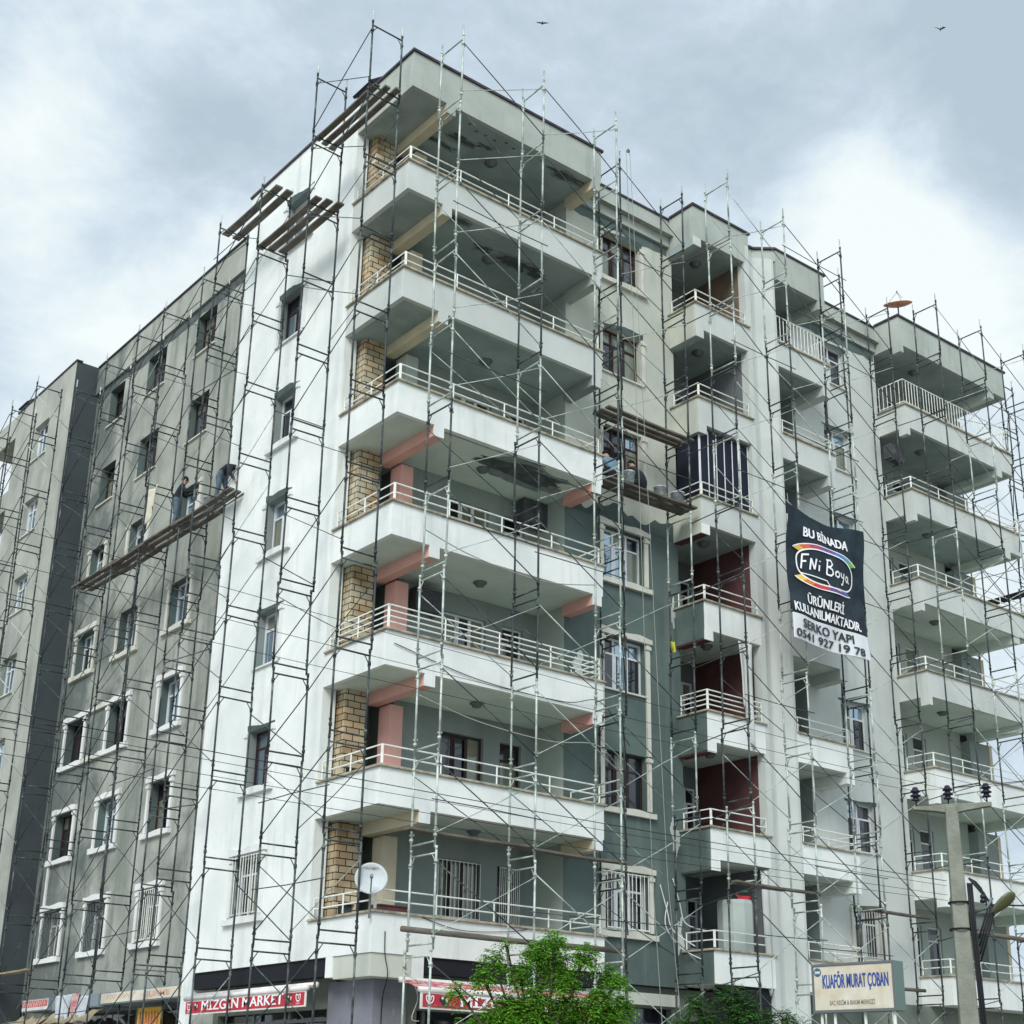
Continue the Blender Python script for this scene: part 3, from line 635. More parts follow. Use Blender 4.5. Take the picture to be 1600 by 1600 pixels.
m = MB(); m.box(X4-.05, X5+.08, .05, .3, RT+.002, RT+.07); m.box(X4-.05, X4+.2, .3, 1.04, RT+.002, RT+.07); m.box(X5-.17, X5+.08, .3, 28.9, RT+.002, RT+.07); bpart(m, 'coping', M_darkcope)
# ------------------------------------------------------------------ shop storey
m = MB()      # corner: white tabs, tapered head, column
m.box(.0, .3, 1.43, 1.70, -1.2, -.782); bpart(m, 'pillar_end', M_white); m = MB(); m.box(1.02, 1.30, 0, .3, -1.22, -.782); bpart(m, 'pillar_end', M_white)
z0 = -1.24; m = MB(); m.box(.03, 1.018, .03, 1.428, z0, -.784); bpart(m, 'pillar_head', M_cream, 'olive cream block over the corner column')
m = MB(); m.box(.42, 1.24, .49, 2.2, GROUND, z0-.002); bpart(m, 'column', M_column, 'lilac grey corner column with chipped paint')
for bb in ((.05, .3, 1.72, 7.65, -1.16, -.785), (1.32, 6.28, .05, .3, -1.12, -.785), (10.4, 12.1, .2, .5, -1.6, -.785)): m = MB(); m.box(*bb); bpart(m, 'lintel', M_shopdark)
m = MB(); wall(m, 'x', .62, 2.21, 7.65, GROUND, -.79, [(2.5, 7.4, GROUND, -1.75)], .2); wall(m, 'y', .62, 1.26, 6.3, GROUND, -.79, [(1.6, 6.0, GROUND, -1.8)], .2)
wall(m, 'x', 1.1, 8.2, 20.85, GROUND, -.95, [(8.6, 12.2, GROUND, -1.4), (13, 20.4, GROUND, -1.35)], .2)
wall(m, 'y', 1.4, 6.3, 12.14, GROUND, -.86, [(6.6, 9.8, GROUND, -1.35), (10.3, 11.9, GROUND, -1.6)], .2)
wall(m, 'y', .9, 13.5, 25.5, GROUND, -.79, [(14, 19, GROUND, -1.5), (20, 25, GROUND, -1.5)], .2)
bpart(m, 'wall', M_shopwall)
m = MB(); m.quad((.84, 2.4, GROUND), (.84, 7.5, GROUND), (.84, 7.5, -1.7), (.84, 2.4, -1.7)); m.quad((1.5, .84, GROUND), (6.1, .84, GROUND), (6.1, .84, -1.7), (1.5, .84, -1.7))
m.quad((1.32, 8.5, GROUND), (1.32, 20.5, GROUND), (1.32, 20.5, -1.3), (1.32, 8.5, -1.3)); m.quad((6.5, 1.62, GROUND), (12, 1.62, GROUND), (12, 1.62, -1.3), (6.5, 1.62, -1.3)); m.quad((13.9, 1.12, GROUND), (25.1, 1.12, GROUND), (25.1, 1.12, -1.4), (13.9, 1.12, -1.4))
bpart(m, 'shop_window', M_glass)
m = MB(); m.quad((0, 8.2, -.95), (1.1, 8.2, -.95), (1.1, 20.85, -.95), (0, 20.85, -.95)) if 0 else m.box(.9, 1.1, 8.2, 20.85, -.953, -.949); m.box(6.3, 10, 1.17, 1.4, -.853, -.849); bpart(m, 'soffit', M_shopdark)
m = MB(); m.box(6.35, 9.9, 1.25, 1.39, -1.3, -1.02); bpart(m, 'sign_board', M_cream, 'blank cream board over the shop')
m = MB()
for y in (2.6, 4.2, 5.8): m.box(.70, .76, y, y+.07, GROUND, -1.76)
m.box(.69, .77, 2.5, 7.4, -2.0, -1.93)
for x in (1.8, 3.4, 5.0): m.box(x, x+.07, .70, .76, GROUND, -1.81)
bpart(m, 'shop_frame', M_grey)
#@@PART2
# ------------------------------------------------------------------ scaffolding
RNG = random.Random(11)
FR = {}
def frame_mesh(ax, width, pale):
    key = (ax, round(width, 2), pale)
    if key in FR: return FR[key]
    m = MB(); P = (lambda d, z, u=0: (d, u, z)) if ax == 'x' else (lambda d, z, u=0: (u, d, z))
    r = .0245
    for d in (0, width): m.tube([P(d, 0), P(d, 1.998)], r, 8); m.tube([P(d, 1.95), P(d, 2.03)], r*1.25, 8)
    for z in (.12, 1.88): m.tube([P(0, z), P(width, z)], .0205, 6)
    for d, s in ((0, 1), (width, -1)):
        m.tube([P(d, 1.68), P(d+s*.13, 1.87)], .012, 5)
        for z in (.24, 1.72): m.tube([P(d, z-.035, 0), P(d, z+.035, 0)], .038, 8); m.tube([P(d, z, -.05), P(d, z, 0)], .016, 5)
        for z in (.34, 1.66): m.tube([P(d, z, -.055), P(d, z, .055)], .012, 5); m.tube([P(d, z, .055), P(d, z+.04, .055)], .009, 4)
    me_o = m.build('frame', M_tubel if pale else M_tube, smooth=True); me = me_o.data; bpy.data.objects.remove(me_o); FR[key] = me; return me
BR = {}
def brace_obj(a, b, root, base, r=.0135, pale=False):
    a, b = Vector(a), Vector(b); mid = a.lerp(b, .5)+Vector((RNG.uniform(-.02, .02), RNG.uniform(-.02, .02), RNG.uniform(-.03, .02)))
    m = MB(); m.tube([a-base, mid-base, b-base], r, 6); o = m.build('brace', M_tubel if pale else M_tube, smooth=True); o.parent = root
def scaffold(label, ax, outer, inner, us, tops, zoff=0.0, skip=.08, group='tube scaffolds round the building', pale=.0, skip2=.18, out=-1, braces=True, seed=0, last_stub=True):
    base = Vector(W3(ax, outer, us[0], 0, GROUND)); root = empty('scaffold', base); tag(root, label, 'scaffold', group)
    rg = random.Random(seed)
    for i, (u, top) in enumerate(zip(us, tops)):
        z = top
        while z > -5.3:
            z0 = z-2
            pl = rg.random() < pale
            if z0 < GROUND-.05:
                m = MB()
                for d in (0, inner-outer):
                    q = Vector(W3(ax, outer, u, d, 0))-base; q.z = 0; m.tube([q, q+Vector((0, 0, z-GROUND))], .02, 6); m.box(q.x-.07, q.x+.07, q.y-.07, q.y+.07, 0, .01)
                o = m.build('base_jack', M_tube); o.parent = root; break
            o = bpy.data.objects.new('frame', frame_mesh(ax, inner-outer, pl)); C.objects.link(o); o.parent = root
            q = Vector(W3(ax, outer, u+rg.uniform(-.025, .025), rg.uniform(-.02, .02), z0))-base; o.location = q
            o.rotation_euler = (rg.uniform(-.006, .006), rg.uniform(-.006, .006), rg.uniform(-.03, .03))
            z -= 2
        m = MB()     # spigot standing above the topmost frame
        for d in (0, inner-outer): q = Vector(W3(ax, outer, u, d, top))-base; m.tube([q, q+Vector((0, 0, .28))], .021, 6)
        o = m.build('spigot', M_tubel); o.parent = root
    if braces:
        for i in range(len(us)-1):
            z = min(tops[i], tops[i+1]) 
            zt = max(tops[i], tops[i+1])
            while z > GROUND+1.5:
                z0 = z-2
                for (za, zb) in ((z0+1.72, z0+.22), (z0+.30, z0+1.68)):
                    if rg.random() < (skip if za > zb else skip2): continue
                    ia, ib = us[i], us[i+1]
                    if za < zb and rg.random() < .65: dI = inner-outer; brace_obj(W3(ax, outer, ia, dI+(.03 if dI > 0 else -.03), z0+1.6), W3(ax, outer, ib, dI+(.03 if dI > 0 else -.03), z0+.3+rg.uniform(-.1, .3)), root, base, r=.0105, pale=rg.random() < .3)
                    brace_obj(W3(ax, outer, ia, -.035, za), W3(ax, outer, ib, -.035 if za > zb else -.05, zb), root, base, pale=(ax == 'y' and (za < zb or rg.random() < .25)), r=.0135 if za > zb else .0105)
                if rg.random() < .3: zz = z0+rg.choice((.95, 1.1)); brace_obj(W3(ax, outer, us[i]-.15, -.04, zz), W3(ax, outer, us[i+1]+.15, -.04, zz+rg.uniform(-.06, .06)), root, base, r=.012)
                z -= 2
    return root
T0 = 21.42
scaffold('scaffold by the white corner wall, rising highest over the roof edge', 'x', -1.3, -.43, [-.08, 2.48], [T0, T0], seed=1)
scaffold('scaffold on the left half of the white wall, one level lower than its neighbour', 'x', -1.3, -.43, [5.0, 7.38], [T0-2, T0-2], seed=2)
scaffold('scaffold inside the recess of the raw grey rendered wall', 'x', -.42, .43, [10.1, 12.6, 14.5, 16.95, 19.4], [19.42]*5, seed=3)
scaffold('scaffold standing before the far left grey end wall', 'x', -1.5, -.63, [20.2, 22.6, 25.1, 27.6], [T0-2+.12]*4, seed=4)
scaffold('scaffold in front of the large stacked corner balconies', 'y', -1.3, -.43, [.55, 3.15, 5.65], [T0-.2]*3, seed=5, pale=.8, skip2=.12)
scaffold('scaffold set back in the wall recess right of the large corner balconies', 'y', -.06, .80, [6.95, 9.4], [T0-.12]*2, seed=6, pale=.2)
scaffold('scaffold in front of the narrow middle balconies and the banner', 'y', -1.3, -.43, [10.0, 12.35, 14.95], [T0, T0-.25, T0-.2], seed=7, pale=.5, skip2=.12)
scaffold('scaffold set back in the recess right of the banner', 'y', -.06, .80, [16.42, 18.9], [T0, T0-.1], seed=8, skip2=.2)
scaffold('scaffold in front of the far right corner balconies', 'y', -1.3, -.43, [19.77, 22.25, 24.8], [T0-.2]*3, seed=9, pale=.4, skip2=.15)
scaffold('scaffold along the right flank, seen against the sky beyond the last balconies', 'x', 27.05, 26.2, [.6, 3.0, 5.4, 7.8], [T0-.1]*4, seed=10)
scaffold('outermost scaffold past the right corner of the building', 'y', -1.3, -.43, [27.3, 29.8], [T0-.2]*2, seed=12)
# long braces tying neighbouring scaffolds
def loose_tube(a, b, label, group='loose tubes tying the scaffolds', r=.014, mt=None):
    a, b = Vector(a), Vector(b); m = MB(); m.tube([(0, 0, 0), b-a], r, 6); o = m.build('tie_tube', mt or M_tube, smooth=True, loc=a); tag(o, label, 'scaffold tube', group)
tie_l = 'thin scaffold tube tying the white wall scaffold across to the grey wall'
tie_r = 'thin scaffold tube crossing from the balcony scaffold into the wall recess'
tie_f = 'pale diagonal scaffold tube in front of the dark slate side wall'
for i in range(11):
    z = 19.3-2*i
    if i % 2 == 0: loose_tube((-.43, 7.42, z-.1), (-.42, 10.08, z+.12), tie_l)
    loose_tube((-1.5, 20.2, z-.2), (-.42, 19.4, z-1.6), tie_f, 'pale diagonal tubes before the slate wall', mt=M_tubel, r=.016)
    loose_tube((5.65, -1.33, z-.3), (6.95, -.09, z-1.2), tie_r)
    loose_tube((9.42, -.09, z-.3), (10.0, -1.33, z+.1), tie_r)
    if i % 2: loose_tube((-.43, 2.5, z-1.7), (-.43, 5.0, z-.3), 'thin scaffold tube crossing the middle of the white wall')
    loose_tube((18.9, -.09, z-.4), (19.77, -1.33, z), 'thin scaffold tube crossing near the right corner balconies')
    loose_tube((24.8, -.45, z-.3), (26.2, .6, z-1.5), 'thin scaffold tube wrapping the far right corner of the building')
# ------------------------------------------------------------------ boards
def plank(x0, y0, x1, y1, z, wd, label, th=.05, mt=None, dz=0, cat='scaffold board', group='boards lying on the scaffolds', round_=False):
    a, b = Vector((x0, y0, z)), Vector((x1, y1, z+dz)); d = (b-a); n = Vector((-d.y, d.x, 0)).normalized()*wd/2; m = MB()
    if round_: m.tube([(0, 0, 0), d*.5+Vector((0, 0, -.015)), d], wd/2, 10)
    else:
        k = 8; P = []
        for i in range(k+1):
            p = d*(i/k); s = -.02*math.sin(math.pi*i/k)+RNG.uniform(-.004, .004); P.append((p-n+Vector((0, 0, s)), p+n+Vector((0, 0, s)), p+n+Vector((0, 0, s+th)), p-n+Vector((0, 0, s+th))))
        vs = [q for r_ in P for q in r_]; fs = [(0, 1, 2, 3), tuple(4*k+j for j in (3, 2, 1, 0))]
        for i in range(k): fs += [(4*i+j, 4*i+(j+1) % 4, 4*i+4+(j+1) % 4, 4*i+4+j) for j in range(4)]
        m.add(vs, fs)
    o = m.build('scaffold_pole' if round_ else 'scaffold_board', mt or M_plank, smooth=round_, loc=a); tag(o, label, cat, group); return o
zb = 19.563
where = ['wall side', 'middle', 'street side']
for i, xo in enumerate((-.62, -.86, -1.10)): plank(xo, -.32+.1*i, xo, 2.75-.05*i, zb, .155, f'dark board at the roof edge above the corner, {where[i]} one of three')
for i, xo in enumerate((-.66, -.98)): plank(xo, 4.7, xo, 7.7, 19.325, .21, f'board over the top of the white wall near its left end, {["wall side", "street side"][i]}')
for i, xo in enumerate((-.62, -.90, -1.17)): plank(xo, 2.05+.08*i, xo, 4.98+.1*i, 17.563, .19, f'board in front of the topmost window of the white wall, {where[i]}')
segs = ((7.15, 10.4), (9.9, 13.0), (12.4, 15.2), (14.3, 17.4))
segn = ['near the white wall', 'below the standing worker', 'left of the standing worker', 'at the slate wall end']
for j, (a, b) in enumerate(segs):
    for i, xo in enumerate((.12, -.13, -.36)):
        plank(xo+(-.06 if j == 0 else 0), a-.05*i, xo, b+.06*i, 11.503+.056*(j % 2), .165, f'board of the long run before the grey wall, {segn[j]}, {where[i]}')
for i, yo in enumerate((.14, .40, .62)): plank(6.6, yo, 9.75, yo, 13.563, .165, f'dark board above the two crouching workers, {["street side", "middle", "wall side"][i]}')
for i, yo in enumerate((.14, .40, .62)): plank(6.6, yo, 9.8, yo, 11.563, .18, f'board carrying the two crouching workers, {["street side", "middle", "wall side"][i]}')
plank(.1, -.95, 3.4, -.95, 1.563, .22, 'long weathered board at first floor balcony height, left length'); plank(3.0, -.78, 6.3, -.78, 1.563, .22, 'long weathered board at first floor balcony height, right length')
plank(.2, -.75, 6.1, -.80, -.37, .12, 'round timber pole lying low across the scaffold above the shop awning', round_=True, cat='timber pole', mt=M_plank)
plank(9.7, -.9, 12.8, -.9, 1.51, .2, 'board at first floor height in front of the middle balcony'); plank(9.9, -.65, 11.8, -.6, 1.55, .07, 'slim pole beside the board at the middle balcony', round_=True, cat='timber pole')
plank(16.2, .3, 19.2, .3, 1.563, .22, 'board at first floor height between banner side and right balconies')
plank(16.6, .45, 18.9, .5, -.42, .1, 'low round pole behind the hairdresser sign', round_=True, cat='timber pole')
plank(18.6, -1.0, 20.2, -1.0, -1.75, .2, 'board low to the right of the hairdresser sign'); plank(19.2, -.8, 25.4, -.8, 1.25-.1, .13, 'round timber pole before the lowest right corner balcony', round_=True, cat='timber pole', mt=M_plank)
for i, xo in enumerate((26.5, 26.8)): plank(xo, .3, xo, 3.2, 13.30, .24, f'dark board on the right flank scaffold against the sky, {["wall side", "outer"][i]}', mt=M_navy)
plank(-.33, 17.2, -.30, 21.4, -.2, .3, 'pale tapering board under the lowest left windows', mt=M_dusty, dz=.02)

# ------------------------------------------------------------------ text helper
def text_mesh(txt, size, bold=.0, sx=1, shear=0, width=None):
    cu = bpy.data.curves.new('lettering', 'FONT'); cu.body = txt; cu.size = size; cu.offset = bold*size; cu.align_x = 'LEFT'; cu.shear = shear; cu.resolution_u = 4
    o = bpy.data.objects.new('lettering', cu); C.objects.link(o); dg = bpy.context.evaluated_depsgraph_get(); dg.update()
    me = bpy.data.meshes.new_from_object(o.evaluated_get(dg)); bpy.data.objects.remove(o); me.name = 'lettering'
    if width:
        xs = [v_.co.x for v_ in me.vertices]; k = width/(max(xs)-min(xs)); x0 = min(xs)
        for v_ in me.vertices: v_.co.x = (v_.co.x-x0)*k
    elif sx != 1:
        for v_ in me.vertices: v_.co.x *= sx
    return me
def embolden(me, s):
    b = bmesh.new(); b.from_mesh(me); n0 = list(b.verts)
    for k, dx in ((1, -s), (2, s), (3, 2*s)):
        r_ = bmesh.ops.duplicate(b, geom=list(b.verts)[:len(n0)]+[f for f in b.faces if all(v_.index < len(n0) for v_ in f.verts)])
        for g_ in r_['geom']:
            if isinstance(g_, bmesh.types.BMVert): g_.co.x += dx; g_.co.z = .0008*k
        b.verts.index_update(); b.verts.ensure_lookup_table()
    b.to_mesh(me); b.free(); return me
def put_text(me, fn, mt, parent, name='lettering', fat=0):
    if fat: embolden(me, fat)
    for v_ in me.vertices:
        x, y, z = v_.co; p_ = Vector(fn(x, y))
        if z: n_ = (Vector(fn(x+.02, y))-p_).cross(Vector(fn(x, y+.02))-p_).normalized(); p_ += n_*z
        v_.co = p_
    me.materials.clear(); me.materials.append(mt)
    o = bpy.data.objects.new(name, me); C.objects.link(o); o.parent = parent; return o
def flat(name, polys, fn, mt, parent):
    m = MB()
    for p in polys: m.add([fn(*q) for q in p], [tuple(range(len(p)))])
    return sub(m, name, mt, parent, recalc=False)
def strip(pts, w_, closed=False):     # ribbon along 2-D points -> quads
    n = len(pts); out = []
    P = [Vector((p[0], p[1])) for p in pts]; Ls = []; Rs = []
    for i, p in enumerate(P):
        a = P[(i-1) % n] if closed or i else p; b = P[(i+1) % n] if closed or i < n-1 else p
        d = (b-a).normalized() if (b-a).length else Vector((1, 0)); nn = Vector((-d.y, d.x))*w_/2; Ls.append(p+nn); Rs.append(p-nn)
    for i in range(n if closed else n-1): j = (i+1) % n; out.append([tuple(Ls[i]), tuple(Ls[j]), tuple(Rs[j]), tuple(Rs[i])])
    return out
def circ(cx, cy, rx, ry, n=24, a0=0, a1=2*math.pi): return [(cx+rx*math.cos(a0+(a1-a0)*i/n), cy+ry*math.sin(a0+(a1-a0)*i/n)) for i in range(n if a1-a0 > 6.2 else n+1)]

# ------------------------------------------------------------------ banner
def fold(u, z): return .05*math.sin((u+z*.55)*2.6)+.018*math.sin(u*5.3-z*1.7)+.008*math.sin(z*5+u*2)+.05*math.sin((u-z*.8)*1.9+1)
BX0, BX1, BZ0, BZ1 = 11.62, 14.76, 7.92, 11.72
bn = empty('banner', (13.2, -1.50, BZ0)); tag(bn, 'dark blue paint advertising banner with white lettering hung on the scaffold', 'banner')
def bpt(u, z, off=0):
    t = (u-BX0)/(BX1-BX0); q = (z-BZ0)/(BZ1-BZ0)
    sag = (-.16*math.sin(math.pi*t)*(1-abs(t-.3)*.5))*max(0, (q-.75)/.25)
    ex = -.10*(1-q)*(1-t)+.0
    return (u+ex-13.2, fold(u, z)-off, z+sag-BZ0+.0)
for nm, za, zc, mt in (('cloth', 8.62, BZ1, M_ban), ('white_strip', BZ0, 8.62, M_banw)):
    m = MB(); nx, nz_ = 96, 90; vs = [bpt(BX0+(BX1-BX0)*i/nx, za+(zc-za)*j/nz_) for j in range(nz_+1) for i in range(nx+1)]
    m.add(vs, [(j*(nx+1)+i, j*(nx+1)+i+1, (j+1)*(nx+1)+i+1, (j+1)*(nx+1)+i) for j in range(nz_) for i in range(nx)])
    o = m.build(nm, mt, bn, smooth=True, recalc=False); sl = o.modifiers.new('s', 'SOLIDIFY'); sl.thickness = .004; sl.offset = 1
def subdiv(me, it=2):
    b = bmesh.new(); b.from_mesh(me); bmesh.ops.triangulate(b, faces=b.faces)
    for _ in range(it):
        es = [e_ for e_ in b.edges if e_.calc_length() > .10]; 
        if es: bmesh.ops.subdivide_edges(b, edges=es, cuts=1); bmesh.ops.triangulate(b, faces=b.faces)
    b.to_mesh(me); b.free(); return me
def btext(t, u0, u1, z, size, mt, slope=0, bold=.02):
    me = subdiv(text_mesh(t, size, min(bold, .014), width=u1-u0)); put_text(me, lambda x, y: bpt(u0+x, z+y+slope*x, .030), mt, bn, fat=bold*size*.32)
btext('BU BİNADA', 12.25, 14.05, 10.98, .42, M_letter, bold=.035)
btext('ÜRÜNLERİ', 12.30, 13.74, 9.04, .36, M_letter, bold=.03); btext('KULLANILMAKTADIR.', 11.70, 14.44, 8.70, .36, M_letter, bold=.03)
btext('SERKO YAPI', 11.98, 14.08, 8.28, .34, M_blackl, bold=.035); btext('0541 927 19 78', 11.70, 14.47, 7.98, .31, M_blackl, bold=.03)
bf = lambda off: (lambda a, b: bpt(a, b, off))
def dens(poly, k=4):
    out = []
    for i, p in enumerate(poly):
        q = poly[(i+1) % len(poly)]; out += [(p[0]+(q[0]-p[0])*j/k, p[1]+(q[1]-p[1])*j/k) for j in range(k)]
    return out
EC, ER = (13.13, 10.17), (1.12, .50)
def sup(t, k=1.0):    # rounded-box outline of the emblem
    c_, s_ = math.cos(t), math.sin(t); return (EC[0]+ER[0]*k*math.copysign(abs(c_)**.7, c_), EC[1]+ER[1]*k*math.copysign(abs(s_)**.7, s_))
flat('emblem_outline', strip([sup(2*math.pi*i/60) for i in range(60)], .045, True), bf(.030), M_letter, bn)
flat('emblem_outline', strip([(EC[0]-1.0+2.0*i/20, EC[1]-.30-.10*math.sin(i/20*3.1)*(-1 if i < 10 else 1)*.6-.012*i) for i in range(21)], .03), bf(.030), M_letter, bn)
rb = [(.62, .40, .08), (.62, .12, .05), (.42, .06, .12), (.16, .08, .28), (.05, .20, .50), (.08, .30, .42), (.15, .42, .06)]
for arc, cols in (((2.55, .55), rb), ((3.75, 5.35), [(.72, .55, .08), (.66, .20, .04), (.55, .05, .05), (.15, .08, .28), (.10, .12, .35)])):
    for i, c_ in enumerate(cols):
        n_ = len(cols); a0, a1 = arc[0]+(arc[1]-arc[0])*i/n_, arc[0]+(arc[1]-arc[0])*(i+1)/n_
        poly = [sup(a0+(a1-a0)*j/5, 1.24) for j in range(6)]+[sup(a1+(a0-a1)*j/5, 1.03) for j in range(6)]
        flat('emblem_band', [poly], bf(.032), mat('banner print %d %d' % (int(arc[0]*10), i), c_, .6), bn)
    flat('emblem_outline', strip([sup(arc[0]+(arc[1]-arc[0])*j/20, 1.26) for j in range(21)], .03), bf(.035), M_letter, bn)
strokes = {'F': [[(0, 0), (.08, .42)], [(.06, .42), (.30, .46)], [(.04, .22), (.20, .25)]], 'n': [[(.30, .02), (.37, .36)], [(.37, .36), (.47, .06)], [(.47, .06), (.56, .38)]], 'i': [[(.63, .04), (.66, .22)], [(.68, .32), (.69, .35)]],
           'B': [[(.92, .02), (1.0, .46)], [(.94, .44), (1.12, .46), (1.18, .36), (1.10, .27), (.99, .25)], [(.99, .25), (1.16, .20), (1.18, .08), (1.08, .0), (.90, .02)]],
           'o': [[(1.36, .20), (1.28, .14), (1.28, .05), (1.37, .02), (1.45, .09), (1.43, .18), (1.36, .20)]],
           'y': [[(1.53, .20), (1.56, .07), (1.66, .08)], [(1.70, .22), (1.66, .02), (1.58, -.14), (1.50, -.14)]],
           'a': [[(1.92, .17), (1.84, .18), (1.79, .08), (1.84, .01), (1.92, .08), (1.93, .18), (1.94, .03), (2.0, .02)]]}
flat('lettering', [q for st in strokes.values() for s in st for q in strip([(12.14+p[0]*.97, 9.98+p[1]+.02) for p in s], .052)], bf(.034), M_letter, bn)
for u in (BX0, BX1):
    m = MB(); q = bpt(u, BZ1); m.tube([q, (q[0]+.1, q[1]+.1, q[2]+.35)], .008, 5); m.build('tie_rope', M_rope, bn)

# ------------------------------------------------------------------ hairdresser sign
sg = empty('street_sign', (7.3, -6.2, GROUND)); tag(sg, 'yellowed box sign of a hairdresser with blue lettering on white posts', 'sign')
A = Vector((7.10, -5.30, 0)); Bp = Vector((7.33, -7.12, 0)); ud = (Bp-A).normalized(); nd = Vector((ud.y, -ud.x, 0)); 
if nd.x > 0: nd = -nd
Wd = (Bp-A).length; o_ = Vector((7.3, -6.2, GROUND))
def sp(u, z, off=0): return tuple(A+ud*u+nd*off+Vector((0, 0, z))-o_)
SZ0, SZ1 = -1.80, -.86
m = MB(); m.prism([sp(0, SZ0), sp(Wd, SZ0), sp(Wd, SZ1), sp(0, SZ1)], tuple(-nd*.34+ud*.02)); m.build('sign_box', M_signside, sg, bevel=.01)
m = MB(); m.add([sp(.04, SZ0+.05, .006), sp(Wd-.04, SZ0+.05, .006), sp(Wd-.04, SZ1-.05, .006), sp(.04, SZ1-.05, .006)], [(0, 1, 2, 3)]); m.build('panel', M_sign, sg)
m = MB()
for a, b, p, q in ((0, Wd, SZ0, SZ0+.045), (0, Wd, SZ1-.045, SZ1), (0, .035, SZ0+.046, SZ1-.046), (Wd-.035, Wd, SZ0+.046, SZ1-.046)): m.prism([sp(a, p, .004), sp(b, p, .004), sp(b, q, .004), sp(a, q, .004)], tuple(nd*.02))
m.build('frame', M_grey, sg)
put_text(text_mesh('KUAFÖR MURAT ÇOBAN', .36, .012, width=Wd*.80), lambda x, y: sp(.24+x, -1.33+y*1.02, .012), M_bluel, sg, fat=.0028)
put_text(text_mesh('SAÇ KESİM & BAKIM MERKEZİ', .12, .012, width=Wd*.55), lambda x, y: sp(.38+x, -1.66+y, .012), M_greyl, sg)
flat('logo', [circ(.13, -1.02, .085, .085)], lambda a, b: sp(a, b, .011), mat('blue logo', (.05, .12, .20), .5), sg)
put_text(text_mesh('SMM', .08, .02, width=.12), lambda x, y: sp(.07+x, -1.05+y, .014), M_letter, sg)
m = MB()
for u in (.12, .42, 1.1, Wd-.1): m.tube([sp(u, SZ0, -.1), sp(u, GROUND, -.1)], .03, 8)
m.build('post', M_rail, sg)

# ------------------------------------------------------------------ awnings
def awning(ax, c, u0, u1, proj, z1, label, texts, rev, rise=.24):
    root = empty('shop_awning', W3(ax, c, u0, 0, z1-.37)); tag(root, label, 'awning', 'shop awnings'); b0 = Vector(root.location)
    def P(u, d, z): return tuple(Vector(W3(ax, c, u, d, z))-b0)
    def bx(m, a0, a1, d0, d1, p, q):
        m.prism([P(a0, d0, p), P(a1, d0, p), P(a1, d0, q), P(a0, d0, q)], Vector(P(a0, d1, p))-Vector(P(a0, d0, p)))
    m = MB(); m.prism([P(u0+.05, -proj+.02, z1+.02), P(u0+.05, -.02-.0, z1+rise+.02), P(u0+.05, -.02, z1+rise), P(u0+.05, -proj+.02, z1)], Vector(P(u1-.05, 0, 0))-Vector(P(u0+.05, 0, 0))); m.build('fabric', M_redtop, root)
    m = MB(); a, b = P(u0-.04, -proj-.02, z1+.0), P(u1+.04, -proj-.02, z1+.0); m.tube([a, b], .055, 10); m.build('front_bar', M_awn, root, smooth=True)
    m = MB(); m.tube([P(u0, -.08, z1+rise-.02), P(u1, -.08, z1+rise-.02)], .06, 10); m.build('roller', M_awn, root, smooth=True)
    m = MB(); bx(m, u0, u1, -proj-.035, -proj-.01, z1-.37, z1-.04); m.build('valance', M_awn, root)
    m = MB(); bx(m, u0+.05, u1-.05, -proj-.041, -proj-.0352, z1-.335, z1-.075); m.build('sign_strip', M_red, root)
    W_ = u1-u0; f = (lambda s, y, off=.046: P(u1-s, -proj-off, z1-.37+y)) if rev else (lambda s, y, off=.046: P(u0+s, -proj-off, z1-.37+y))
    for t, s0, wd, sz in texts: put_text(text_mesh(t, sz, .012, width=wd), lambda x, y: f(s0+x, .085+y), M_letter, root, fat=.005)
    for s0, order in ((.22, 0), (W_-.62, 1)):
        hx = s0+(.0 if order == 0 else .34); bx_ = s0+(.36 if order == 0 else 0)
        flat('heart_logo', strip([(hx+.085*math.copysign(abs(math.sin(t))**.9, math.sin(t))*1.05, .20+.011*(6.2*math.cos(t)-2.2*math.cos(2*t)-.8*math.cos(3*t))) for t in [i*2*math.pi/28 for i in range(28)]], .024, True)+strip([(hx+.03*math.sin(t), .205+.03*math.cos(t)) for t in [i*.5 for i in range(8)]], .018), lambda a, b: f(a, b, .047), M_letter, root)
        put_text(text_mesh('ALGIDA', .045, .01, width=.15), lambda x, y: f(hx-.08+x, .058+y), M_letter, root)
        flat('photo_print', [blobpoly(bx_, .18, .10, .095, seed=3, amp=.3)], lambda a, b: f(a, b, .046), M_blackl, root); flat('photo_print', [blobpoly(bx_+.05, .19, .03, .05, seed=8)], lambda a, b: f(a, b, .048), M_tan, root); flat('photo_print', [blobpoly(bx_-.05, .22, .03, .025, seed=5)], lambda a, b: f(a, b, .048), M_letter, root)
    return root
awning('x', .0, 1.85, 7.25, .3, -1.41, 'red and white shop awning of a market on the left street side', [('MİZGİN MARKET', .85, 3.65, .30)], True, .10)
awning('y', .0, .66, 5.85, .8, -1.50, 'red and white shop awning of a market partly hidden behind the tree', [('MİZGİN MARKET', .98, 3.25, .30)], False)
